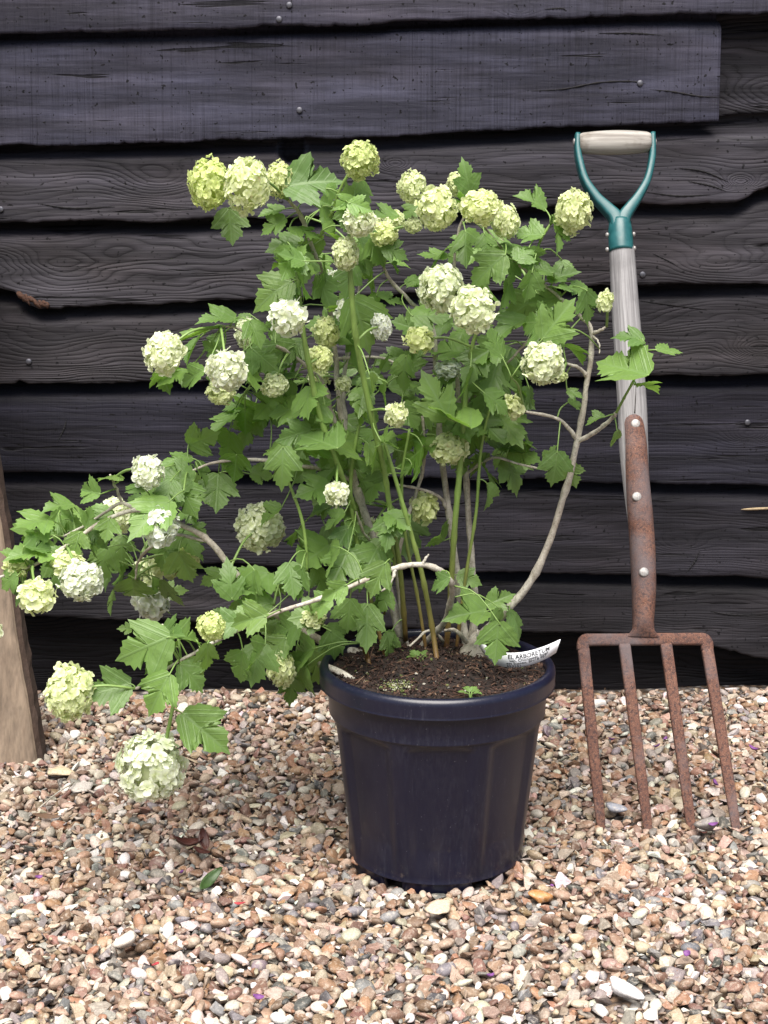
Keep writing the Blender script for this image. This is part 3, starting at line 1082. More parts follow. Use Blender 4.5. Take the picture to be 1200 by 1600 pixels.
# ================================================================ PLANT
def leaf_material():
    g = NT('viburnum_leaf', .42)
    uv = g.n('UVMap'); uv.uv_map = 'UVMap'
    s = g.n('SeparateXYZ'); g.l(uv.outputs[0], s.inputs[0])
    U, Vv = s.outputs[0], s.outputs[1]
    au = g.math('ABSOLUTE', U)
    tint = g.attr('tint'); yel = g.attr('yellow')
    mid = g.ramp(au, [(.012, 1.), (.03, 0.)])
    q = g.math('SUBTRACT', Vv, g.math('MULTIPLY', au, .92))
    fr = g.math('FRACT', g.math('MULTIPLY', q, 6.5))
    tri = g.math('ABSOLUTE', g.math('SUBTRACT', fr, .5))
    sec = g.ramp(tri, [(.0, .75), (.10, 0.)])
    lob = g.ramp(g.math('ABSOLUTE', g.math('SUBTRACT', q, .03)), [(.012, 1.), (.035, 0.)])
    ven = g.math('MAXIMUM', g.math('MAXIMUM', mid, lob), sec)
    co = g.coord()
    n1 = g.noise(co, 45, 4, .6)
    c0 = g.mix(tint, (.054, .148, .022), (.215, .388, .068))
    c0 = g.mix(yel, c0, (.19, .28, .045))
    c0 = g.mix(1.0, c0, g.ramp(n1, [(.3, .78), (.7, 1.12)]), 'MULTIPLY')
    c1 = g.mix(g.math('MULTIPLY', ven, .6), c0, (.20, .33, .12))
    geo = g.n('NewGeometry')
    back = g.mix(.5, c1, (.17, .26, .09))
    col = g.mix(geo.outputs['Backfacing'], c1, back)
    g.base(col)
    h = g.math('MULTIPLY', ven, -1.0)
    h = g.math('ADD', h, g.math('MULTIPLY', g.noise(co, 300, 2), .6))
    g.l(g.bump(h, .4, .0012), g.b.inputs['Normal'])
    g.b.inputs['Specular IOR Level'].default_value = .5
    tr = g.n('BsdfTranslucent')
    g.l(g.mix(1.0, g.mix(.5, col, (.16, .30, .03)), (1.5, 1.5, 1.2), 'MULTIPLY'), tr.inputs[0])
    mx = g.n('MixShader'); mx.inputs[0].default_value = .42
    g.l(g.b.outputs[0], mx.inputs[1]); g.l(tr.outputs[0], mx.inputs[2])
    g.l(mx.outputs[0], g.out.inputs[0])
    return g.m


def flower_material():
    g = NT('snowball_petal', .6)
    oi = g.n('ObjectInfo')
    t = g.attr('tint')                      # 0 heart of floret, 1 petal edge
    v = g.attr('petal')
    base = oi.outputs['Color']
    deep = g.mix(.45, base, (.50, .58, .14))
    col = g.mix(g.ramp(t, [(.1, 0.), (.6, 1.)]), deep, base)
    col = g.mix(1.0, col, g.ramp(v, [(0, .88), (1., 1.04)]), 'MULTIPLY')
    col = g.mix(g.math('MULTIPLY', g.math('LESS_THAN', v, .012), g.ramp(t, [(.4, 0.), (.9, .7)])), col, (.45, .28, .10))
    g.base(col)
    g.b.inputs['Specular IOR Level'].default_value = .25
    tr = g.n('BsdfTranslucent'); g.l(col, tr.inputs[0])
    mx = g.n('MixShader'); mx.inputs[0].default_value = .46
    g.l(g.b.outputs[0], mx.inputs[1]); g.l(tr.outputs[0], mx.inputs[2])
    g.l(mx.outputs[0], g.out.inputs[0])
    return g.m


M_leaf = leaf_material()
M_flower = flower_material()
M_stalk = simple('green_stalk', (.20, .30, .085), .5, var=.3, scale=90, col2=(.13, .22, .05))
g = NT('grey_bark', .8)
co = g.coord()
n1 = g.noise(g.vscale(co, (1, 1, .45)), 110, 5, .65)
n2 = g.noise(co, 330, 3, .6)
n3 = g.noise(co, 14, 3)
col = g.mix(g.ramp(n1, [(.3, 0.), (.65, 1.)]), (.25, .225, .18), (.52, .49, .425))
col = g.mix(g.ramp(n3, [(.45, 0.), (.75, .6)]), col, (.22, .16, .11))
col = g.mix(1.0, col, g.ramp(n2, [(.28, .55), (.5, 1.05)]), 'MULTIPLY')
g.base(col); g.l(g.bump(n1, .6, .001), g.b.inputs['Normal'])
M_barkg = g.m
g = NT('green_shoot', .5)
age = g.attr('age')                         # 1 near the ground, where the shoot ripens red-brown
co = g.coord()
n1 = g.noise(g.vscale(co, (1, 1, .3)), 160, 4, .6)
col = g.mix(g.ramp(age, [(.0, 0.), (.55, .45), (1., 1.)]), (.17, .27, .06), (.17, .085, .03))
col = g.mix(1.0, col, g.ramp(n1, [(.3, .75), (.7, 1.12)]), 'MULTIPLY')
g.base(col)
M_shoot = g.m

shrub = empty('snowball_shrub', (PX, 2.08, SOIL), 'leafy green guelder rose shrub with white and lime snowball flowers growing in the pot', 'shrub')

# ---------------------------------------------------------------- stems: (px, py, distance, radius px)
SK_P, SK_I = [], []                          # skeleton points, image positions


def reg(C):
    SK_P.append(C)


def stem(kind, pts, mat=None, nres=None, name=None, rad_noise=.10):
    pts = np.array(pts, float)
    W = np.array([P(a, b, c) for a, b, c, d in pts])
    n = nres or max(10, int(len(pts) * 7))
    C = catmull(W, n)
    rad = np.interp(np.linspace(0, len(pts) - 1, n), np.arange(len(pts)), pts[:, 3]) * C[:, 1] / F * (.93 if kind == 'wood' else .86)
    sd_ = pts[0, 0] * .37
    if kind == 'wood':
        bud = np.ones(n); bud[4::9] = 1.24; bud[5::9] = 1.10
        rad = rad * bud
        rad = rad * np.array([1 + .16 * mnoise.noise(Vector((i * .9, sd_, 0))) for i in range(n)])
        C = C + np.array([[mnoise.noise(Vector((i * .35, sd_, 1))), mnoise.noise(Vector((i * .35, sd_, 5))), 0] for i in range(n)]) * .0016
        V, Fs = tube(C, rad, 9)
        o = obj(name or 'woody_stem', V, Fs, M_barkg, shrub)
    else:
        kn_ = np.ones(n)
        kn_[3::6] *= 1.22                     # the nodes
        V, Fs = tube(C, rad * kn_, 9)
        z = V[:, 2]
        a_ = np.clip((.50 - z) / .22, 0, 1) * (np.abs(V[:, 0] - PX) < .15)
        o = obj(name or 'green_shoot', V, Fs, M_shoot, shrub, attrs={'age': a_})
    reg(catmull(W, n * 3))
    return o


WOOD = [
    # left-centre main stem
    [(634, 1022, 2.12, 8.5), (615, 950, 2.11, 8), (590, 860, 2.10, 7), (560, 770, 2.09, 6.5), (540, 690, 2.08, 6), (530, 620, 2.08, 5), (522, 540, 2.08, 4), (510, 453, 2.06, 3.6), (490, 390, 2.04, 3.8), (467, 333, 2.02, 3.5), (450, 312, 2.01, 2.5)],
    [(540, 690, 2.08, 5), (519, 650, 2.08, 5.5), (505, 600, 2.07, 4), (470, 565, 2.04, 3), (440, 545, 2.02, 2.8), (405, 530, 2.0, 2.5), (368, 512, 1.99, 2.2), (345, 510, 1.98, 2)],
    [(545, 720, 2.085, 4), (538, 650, 2.10, 4.5), (536, 600, 2.11, 4), (545, 540, 2.12, 3), (560, 460, 2.12, 2.5), (565, 400, 2.10, 2)],
    [(640, 1028, 2.11, 4.5), (628, 960, 2.10, 4), (622, 880, 2.09, 3.6), (640, 800, 2.08, 3.2), (662, 730, 2.08, 2.8), (660, 650, 2.07, 2.2)],
    # right of centre
    [(735, 1022, 2.12, 7), (742, 950, 2.11, 6.5), (735, 850, 2.11, 5.5), (728, 740, 2.11, 4.8), (718, 640, 2.11, 4), (712, 540, 2.10, 3.2), (708, 440, 2.08, 2.6), (713, 380, 2.06, 2.2), (725, 335, 2.05, 2)],
    [(730, 1024, 2.11, 7), (722, 960, 2.11, 6.5), (712, 880, 2.11, 6), (700, 790, 2.10, 5.5), (688, 690, 2.10, 5), (683, 600, 2.09, 4.2), (675, 510, 2.08, 3.6), (640, 470, 2.07, 3.2), (605, 430, 2.06, 2.8), (590, 380, 2.05, 2.2)],
    # big right arc
    [(722, 1030, 2.09, 10), (750, 995, 2.09, 8.5), (790, 955, 2.08, 7), (840, 890, 2.07, 6.3), (880, 780, 2.06, 5.6), (902, 690, 2.05, 5.2), (917, 600, 2.04, 4.4), (925, 522, 2.04, 4.2), (905, 492, 2.04, 3.4), (880, 470, 2.04, 3), (845, 440, 2.04, 2.6), (800, 405, 2.04, 2.6), (765, 365, 2.03, 2.2), (752, 345, 2.02, 2)],
    [(902, 688, 2.05, 4), (885, 665, 2.04, 3.2), (865, 652, 2.03, 2.8), (820, 643, 2.02, 2.2)],
    [(902, 690, 2.05, 4), (930, 675, 2.03, 3.8), (955, 655, 2.01, 3.4), (963, 645, 2.0, 3)],
    [(918, 590, 2.04, 3.4), (905, 575, 2.03, 3), (885, 568, 2.02, 2.2)],
    [(925, 522, 2.04, 3), (938, 516, 2.03, 2.6), (948, 510, 2.03, 1.6)],
    [(925, 523, 2.04, 2), (935, 535, 2.02, 1.3), (937, 552, 2.01, 1)],
    # arching front stem, over to the left
    [(650, 1026, 2.10, 6.5), (668, 1000, 2.08, 6), (690, 978, 2.05, 5.4), (703, 945, 2.0, 5.2), (706, 915, 1.97, 5.2), (690, 893, 1.95, 5), (655, 882, 1.94, 4.8), (612, 889, 1.93, 4.4), (565, 909, 1.92, 4), (500, 935, 1.91, 3.6), (420, 962, 1.90, 3.6), (345, 998, 1.89, 3.2), (285, 1030, 1.88, 3), (235, 1062, 1.87, 2.4), (212, 1076, 1.87, 2.2)],
    [(618, 890, 1.93, 3), (610, 910, 1.92, 2.6), (596, 924, 1.92, 1.6)],
    [(660, 884, 1.94, 2.4), (664, 874, 1.94, 2.4), (670, 866, 1.94, 1.2)],
    # long low branch to the left
    [(595, 1030, 2.10, 7.5), (530, 1012, 2.08, 7), (470, 985, 2.06, 7), (430, 956, 2.04, 6), (375, 906, 2.03, 6), (332, 850, 2.02, 5.6), (300, 828, 2.02, 4.6), (262, 812, 2.01, 4.2), (215, 797, 2.0, 4), (160, 815, 1.99, 3.6), (100, 855, 1.98, 3.3), (45, 886, 1.97, 2.8), (-25, 910, 1.96, 2.2)],
    [(212, 796, 2.0, 3.4), (190, 786, 2.0, 3), (165, 800, 2.01, 2.6), (130, 822, 2.02, 2.2), (100, 838, 2.02, 1.8)],
    [(190, 786, 2.0, 2.8), (182, 765, 2.0, 2.4), (172, 741, 2.0, 1.8)],
    [(262, 840, 2.06, 3.0), (232, 858, 2.09, 2.6), (215, 880, 2.12, 2.2), (212, 905, 2.13, 1.8)],
    [(320, 845, 2.02, 3), (270, 835, 2.05, 2.8), (240, 852, 2.08, 2.4)],
    # level branch in the middle left
    [(552, 752, 2.09, 4), (520, 737, 2.09, 3.6), (470, 728, 2.07, 3.2), (400, 718, 2.05, 2.8), (335, 723, 2.04, 2.3), (295, 738, 2.03, 2)],
    [(700, 800, 2.10, 3), (688, 778, 2.09, 2.8), (660, 765, 2.07, 2.4), (620, 757, 2.05, 2)],
    [(590, 860, 2.10, 2.6), (570, 835, 2.05, 2.2), (556, 800, 2.02, 1.8)],
    [(700, 1010, 2.10, 3), (672, 985, 2.06, 2.4), (640, 1010, 2.03, 1.8)],
    [(742, 1024, 2.10, 5), (726, 1000, 2.06, 4), (712, 985, 2.05, 3.4), (695, 985, 2.07, 2.5)],
    [(718, 640, 2.11, 3), (760, 600, 2.08, 2.4), (800, 560, 2.05, 2.0), (835, 520, 2.04, 1.8)],
    [(728, 740, 2.11, 2.6), (770, 715, 2.09, 2.4), (810, 725, 2.07, 2), (855, 735, 2.05, 1.6)],
    [(522, 560, 2.08, 2.6), (600, 560, 2.09, 2.2), (640, 590, 2.06, 1.8)],
]
for s_ in WOOD:
    stem('wood', s_, name='woody_stem' if max(q[3] for q in s_) > 5 else 'twig')
SHOOT = [
    [(603, 1032, 2.05, 3.6), (578, 930, 2.04, 3.8), (556, 840, 2.03, 3.6), (548, 760, 2.02, 3.4), (556, 690, 2.01, 3.2), (572, 620, 2.01, 2.6)],
    [(668, 1030, 2.07, 3.2), (652, 930, 2.07, 3.2), (634, 840, 2.06, 3), (628, 750, 2.05, 2.8), (640, 670, 2.04, 2.4)],
    [(712, 1022, 2.08, 3.4), (728, 900, 2.07, 3.2), (744, 800, 2.06, 3), (752, 700, 2.05, 2.8), (772, 610, 2.04, 2.2)],
    [(556, 800, 2.03, 4.5), (535, 745, 1.99, 4.5), (503, 660, 1.97, 5), (487, 590, 1.96, 5), (474, 520, 1.95, 4.5), (467, 450, 1.95, 3.6), (465, 415, 1.95, 2.5)],
    [(634, 1000, 2.09, 5), (625, 890, 2.05, 5), (610, 800, 2.02, 5), (601, 740, 2.0, 5.2), (583, 660, 1.97, 5.5), (566, 580, 1.95, 5.5), (554, 510, 1.93, 5.5), (547, 420, 1.92, 4.8), (547, 360, 1.92, 4), (548, 320, 1.92, 2.8)],
    [(697, 1020, 2.09, 5), (704, 930, 2.07, 5.5), (710, 830, 2.05, 5.5), (718, 740, 2.04, 5.5), (725, 655, 2.03, 5), (730, 590, 2.03, 4), (738, 540, 2.02, 3.5), (752, 500, 2.01, 3)],
    [(686, 1058, 2.00, 5), (676, 985, 2.02, 5), (660, 900, 2.0, 4.8), (640, 825, 1.99, 4.2), (614, 735, 1.98, 3.6), (600, 690, 1.98, 2.5)],
    [(480, 892, 1.99, 2.8), (478, 850, 1.99, 3), (470, 805, 1.99, 3), (450, 750, 1.99, 2.6), (442, 722, 1.99, 2)],
    [(581, 1058, 1.99, 5), (575, 1030, 2.02, 4.6), (566, 1005, 2.0, 4)],
    [(963, 645, 2.0, 2.6), (975, 622, 1.99, 2.4), (992, 590, 1.98, 2.2), (1005, 552, 1.98, 1.8)],
    [(520, 330, 1.98, 3), (530, 300, 1.97, 3), (548, 265, 1.96, 2.6)],
    [(283, 1032, 1.88, 3), (276, 1075, 1.87, 3), (266, 1125, 1.86, 3.6), (258, 1165, 1.86, 3.4)],
    [(500, 370, 2.0, 3), (512, 345, 1.99, 3), (520, 330, 1.98, 3)],
    [(860, 350, 2.03, 2.2), (845, 375, 2.03, 2.4), (838, 400, 2.04, 2.4), (840, 436, 2.04, 2.4)],
    [(600, 960, 2.06, 2.5), (616, 880, 2.04, 3), (605, 830, 2.02, 2.5)],
]
for s_ in SHOOT:
    stem('green', s_)
# knotty old stool at the foot of the big arc
cr = np.array([PZ(742, 1032, .276), P(738, 1010, 2.10), P(752, 990, 2.095)])
V, Fs = tube(catmull(cr, 16), np.interp(np.linspace(0, 1, 16), [0, .4, 1], [.024, .014, .008]), 14)
V = V + np.array([[mnoise.noise(Vector(v * 90)), mnoise.noise(Vector(v * 90 + np.array([9, 0, 0]))), mnoise.noise(Vector(v * 90 + np.array([0, 7, 0])))] for v in V]) * .006
obj('root_crown', V, Fs, M_barkg, shrub)
V, Fs = tube(catmull([PZ(500, 1038, .278), PZ(530, 1050, .281), PZ(553, 1064, .272)], 10), .0048, 8)
obj('woody_stem', V, Fs, M_barkg, shrub)

SK = np.vstack(SK_P)
SKx, SKy = proj(SK)


def depth_at(px, py):
    d = (SKx - px) ** 2 + (SKy - py) ** 2
    k = np.argsort(d)[:25]
    w_ = 1 / (d[k] + 200)
    return float((SK[k, 1] * w_).sum() / w_.sum())


# ---------------------------------------------------------------- flower heads
def petal_grid():
    nu, nv_ = 4, 4
    pts, t = [], []
    for j in range(nv_):
        v = j / (nv_ - 1)
        wdt = [.10, .40, .50, .30][j]
        for i in range(nu):
            u = (i / (nu - 1) - .5) * 2
            x = u * wdt
            y = .05 + v * .95 - .10 * u * u * (v > .9)
            z = .10 * (1 - (2 * v - 1) ** 2) * 0 - .22 * v * v + .16 * v + .16 * u * u * v
            pts.append((x, y, z)); t.append(v)
    return np.array(pts), grid_faces(nv_, nu), np.array(t)


PG, PF_, PT = petal_grid()


def head_mesh(seed, nfl, fr, squash, loose):
    r_ = np.random.default_rng(seed)
    mb = MB()
    # core that carries the florets
    th_, ph_ = np.meshgrid(np.linspace(0, 2 * np.pi, 16, endpoint=False), np.linspace(.02, np.pi - .02, 9))
    cv = np.stack([np.sin(ph_) * np.cos(th_), np.sin(ph_) * np.sin(th_), np.cos(ph_)], -1).reshape(-1, 3) * .66
    mb.add(cv, [grid_faces(9, 16, True)], tint=0.0, petal=.2)
    ga = math.pi * (3 - 5 ** .5)
    for i in range(nfl):
        z = 1 - 2 * (i + .5) / nfl
        rr = math.sqrt(1 - z * z)
        a = i * ga + r_.normal(0, .12)
        d = np.array([rr * math.cos(a), rr * math.sin(a), z]) + r_.normal(0, .07, 3)
        d /= np.linalg.norm(d)
        nrm = Vector(d + r_.normal(0, loose, 3)).normalized()
        q = np.array(Vector((0, 0, 1)).rotation_difference(nrm).to_matrix())
        spin = r_.uniform(0, 6.28)
        size = fr * r_.uniform(.82, 1.15)
        off = r_.uniform(.80, 1.04) * (1 + .16 * mnoise.noise(Vector(d * 1.6 + seed)))
        cup = r_.uniform(-.25, .35)
        for p_ in range(5):
            b = spin + p_ * 2 * math.pi / 5 + r_.normal(0, .06)
            v = PG.copy()
            v[:, 2] += cup * v[:, 1] ** 2 * .6 + r_.normal(0, .20) * v[:, 1] + r_.normal(0, .25) * v[:, 0]
            v[:, 0] *= r_.uniform(1.0, 1.3)
            cb, sb_ = math.cos(b), math.sin(b)
            v = np.stack([v[:, 0] * cb - v[:, 1] * sb_, v[:, 0] * sb_ + v[:, 1] * cb, v[:, 2]], -1) * size
            mb.add(v @ q.T + d * off, [PF_], tint=PT * r_.uniform(.75, 1.), petal=r_.uniform(0, 1))
    V = np.vstack(mb.V) * np.array([1, 1, squash])
    V /= 1.02
    return make_mesh('flower_head', V, mb.F, M_flower, attrs={k: np.concatenate(a) for k, a in mb.A.items()})


HM_OPEN = [head_mesh(s, 138, .236, 1., .34) for s in (1, 2, 3)]
HM_BIG = [head_mesh(s, 165, .215, 1., .32) for s in (11, 12)]
HM_TIGHT = [head_mesh(s, 150, .20, 1., .32) for s in (5, 6)]
HM_RAG = [head_mesh(s, 46, .36, 1., .5) for s in (8, 9)]
W_, C_, G_, Y_ = (.90, .935, .78), (.86, .91, .60), (.74, .82, .42), (.82, .87, .53)
# px, py, rx, ry, colour, kind, depth offset from the stems around it
HEADS = [
    (328, 287, 33, 38, G_, 't', -.02), (386, 290, 33, 42, Y_, 't', -.07), (438, 281, 23, 27, Y_, 't', .02), (563, 250, 28, 29, G_, 't', -.02),
    (644, 292, 22, 24, Y_, 't', .02), (712, 287, 14, 18, Y_, 't', .04), (683, 326, 29, 33, C_, 'o', -.06), (750, 323, 28, 25, C_, 'o', -.06),
    (789, 345, 21, 27, C_, 'o', .02), (896, 331, 28, 34, Y_, 't', -.02), (646, 352, 14, 12, Y_, 't', .0), (690, 450, 34, 37, C_, 'o', -.10),
    (739, 483, 34, 35, C_, 'o', -.13), (656, 531, 22, 19, C_, 'r', -.04), (848, 567, 32, 33, C_, 'o', -.09), (946, 471, 12, 16, Y_, 'r', -.02),
    (256, 551, 28, 32, W_, 'o', -.03), (354, 578, 32, 32, W_, 'o', -.08), (387, 522, 20, 24, C_, 'o', .05), (449, 496, 29, 26, W_, 'r', -.02),
    (552, 484, 26, 22, W_, 'o', .00), (562, 345, 25, 24, W_, 'o', .00), (600, 365, 20, 17, C_, 'o', .02), (616, 345, 16, 16, C_, 'o', .06),
    (540, 397, 20, 25, C_, 'o', .00), (525, 435, 16, 12, W_, 'r', .08), (596, 510, 15, 22, W_, 'o', .00), (510, 520, 20, 24, C_, 'o', .00),
    (500, 560, 19, 19, C_, 'o', .00), (345, 612, 22, 20, C_, 'o', .04), (430, 602, 20, 18, C_, 'o', .00), (619, 648, 17, 18, Y_, 'r', -.05),
    (700, 577, 20, 14, W_, 'r', .00), (803, 635, 15, 18, Y_, 'r', .02), (703, 700, 28, 24, C_, 'o', .00), (664, 793, 22, 24, Y_, 'r', .04),
    (526, 771, 18, 18, W_, 'r', -.06), (405, 825, 37, 38, W_, 'o', .12), (231, 737, 25, 27, W_, 'o', -.02), (250, 823, 30, 31, W_, 'o', -.07),
    (180, 805, 22, 28, W_, 'o', .06), (127, 907, 33, 32, W_, 'o', -.03), (106, 880, 28, 22, C_, 'o', .03), (58, 932, 28, 26, C_, 'r', -.06),
    (26, 886, 20, 16, Y_, 'r', .04), (236, 940, 28, 27, W_, 'r', .10), (265, 880, 30, 20, C_, 'r', .10), (224, 886, 15, 13, C_, 'r', .12),
    (330, 979, 23, 23, G_, 't', -.06), (440, 1045, 22, 30, C_, 'o', -.03), (109, 1082, 38, 45, Y_, 'o', -.01), (237, 1199, 53, 57, W_, 'o', .0),
    (490, 965, 18, 13, Y_, 'r', -.02), (575, 826, 16, 18, C_, 'r', .06), (878, 588, 9, 8, G_, 't', -.03), (-6, 985, 10, 14, W_, 'r', .0),
    (292, 870, 16, 20, C_, 'r', .12), (238, 908, 16, 14, W_, 'r', .11), (498, 590, 16, 14, C_, 'r', .11), (585, 350, 14, 16, C_, 'o', .10),
    (536, 600, 12, 12, Y_, 'r', -.02), (250, 985, 10, 8, W_, 'r', .02),
]
HEADPOS = []
r_ = np.random.default_rng(77)
for i, (px, py, rx, ry, c, kd, dz) in enumerate(HEADS):
    Y = depth_at(px, py) + dz - (.035 if dz < .05 else 0)
    if py > 1060 and px < 300: Y = 1.86
    p = P(px, py, Y)
    me = {'o': HM_OPEN, 't': HM_TIGHT, 'r': HM_RAG}[kd]
    if rx > 36: me = HM_BIG
    o = bpy.data.objects.new('flower_head', me[i % len(me)])
    link(o, shrub)
    s = Y * 1.02 / F
    o.location = Vector(p - ORG[shrub])
    o.rotation_euler = (r_.uniform(-.5, .5), r_.uniform(-.3, .3), r_.uniform(0, 6.28))
    o.rotation_euler = (r_.uniform(-.25, .25), r_.uniform(-.2, .2), r_.uniform(0, 6.28))
    o.scale = (rx * s, rx * s, ry * s)
    k = r_.uniform(.93, 1.05)
    o.color = (c[0] * k, c[1] * k, c[2] * r_.uniform(.9, 1.1), 1)
    HEADPOS.append((p, max(rx, ry) * s))
    # its stalk, from the nearest stem
    below = SK + 0
    d = np.linalg.norm(below - p, axis=1) + .25 * np.clip(below[:, 2] - p[2], 0, None) * (py < 700)
    a = below[np.argmin(d)]
    if np.linalg.norm(a - p) > max(rx, ry) * s * .9:
        L = np.linalg.norm(a - p)
        mid = (a + p) / 2 + np.array([0, -.01, .12 * L])
        V, Fs = tube(catmull([a, mid, p], 12), np.linspace(.0019, .0015, 12), 7)
        obj('flower_stalk', V, Fs, M_stalk, shrub)

# ---------------------------------------------------------------- leaves
HALF = [(0.0, 0.0), (.12, -.03), (.25, .01), (.30, .08), (.40, .11), (.41, .20), (.51, .25), (.50, .34), (.60, .42), (.565, .47), (.64, .60),
        (.51, .585), (.47, .605), (.41, .58), (.33, .595), (.24, .56), (.25, .63), (.34, .70), (.28, .735), (.31, .82), (.20, .83), (.18, .92), (.09, .93), (0.0, 1.08)]
LC = np.array([0, .40])


def leaf_proto(seed):
    r_ = np.random.default_rng(seed)
    h = np.array(HALF)
    lob = r_.uniform(.35, 1.1)                # how deep the lobes are cut
    out = []
    for side in (1, -1):
        q = h.copy()
        e = q[1:-1]
        ell = np.array([(.46 * math.sin(math.pi * (i + 1) / len(q)) ** .8, -.02 + 1.04 * (i + 1) / len(q)) for i in range(len(e))])
        e[:] = e * (.35 + .65 * lob) + (e * .55 + ell * .45) * (.65 - .65 * lob)
        e += r_.normal(0, .012, e.shape)
        e[:, 0] *= r_.uniform(.88, 1.12)
        q[:, 0] *= side
        out.append(q if side > 0 else q[::-1][1:-1])
    O = np.vstack(out)
    n = len(O)
    rings = [1., .8, .58, .36, .15]
    V = np.vstack([LC + (O - LC) * f for f in rings] + [LC[None]])
    Q = grid_faces(len(rings), n, True)
    k = np.arange(n); b = (len(rings) - 1) * n
    T = np.stack([b + k, b + (k + 1) % n, np.full(n, len(rings) * n)], -1)
    return V, Q[:, ::-1], T[:, ::-1]


LP = [leaf_proto(s) for s in range(12)]


def make_leaf(base, tdir, nrm, L, r_, wid=1.0):
    """base of the blade, direction of the tip, upper side, length -> verts, faces, uv"""
    uv, Q, T = LP[r_.integers(len(LP))]
    u, v = uv[:, 0], uv[:, 1]
    fold = r_.uniform(.0, .5); droop = r_.uniform(-.1, .6); side = r_.uniform(-.05, .30); tw = r_.normal(0, .25)
    ph = r_.uniform(0, 6.28, 3)
    z = fold * np.abs(u) - droop * np.clip(v - .1, 0, None) ** 2 * .8 - side * u * u * 1.2
    z += .035 * np.sin(7 * v + ph[0]) * np.abs(u) + .03 * np.sin(9 * u + ph[1]) * v + tw * u * v * .5
    q = v - .92 * np.abs(u)
    z += .014 * np.cos(2 * math.pi * q * 6.5) * np.clip(np.abs(u) * 4, 0, 1)
    t = Vector(tdir).normalized()
    n_ = Vector(nrm); n_ = (n_ - t * n_.dot(t)).normalized()
    s_ = t.cross(n_)
    V = np.outer(u * wid, s_) + np.outer(v, t) + np.outer(z, n_)
    return V * L + base, Q, T, uv


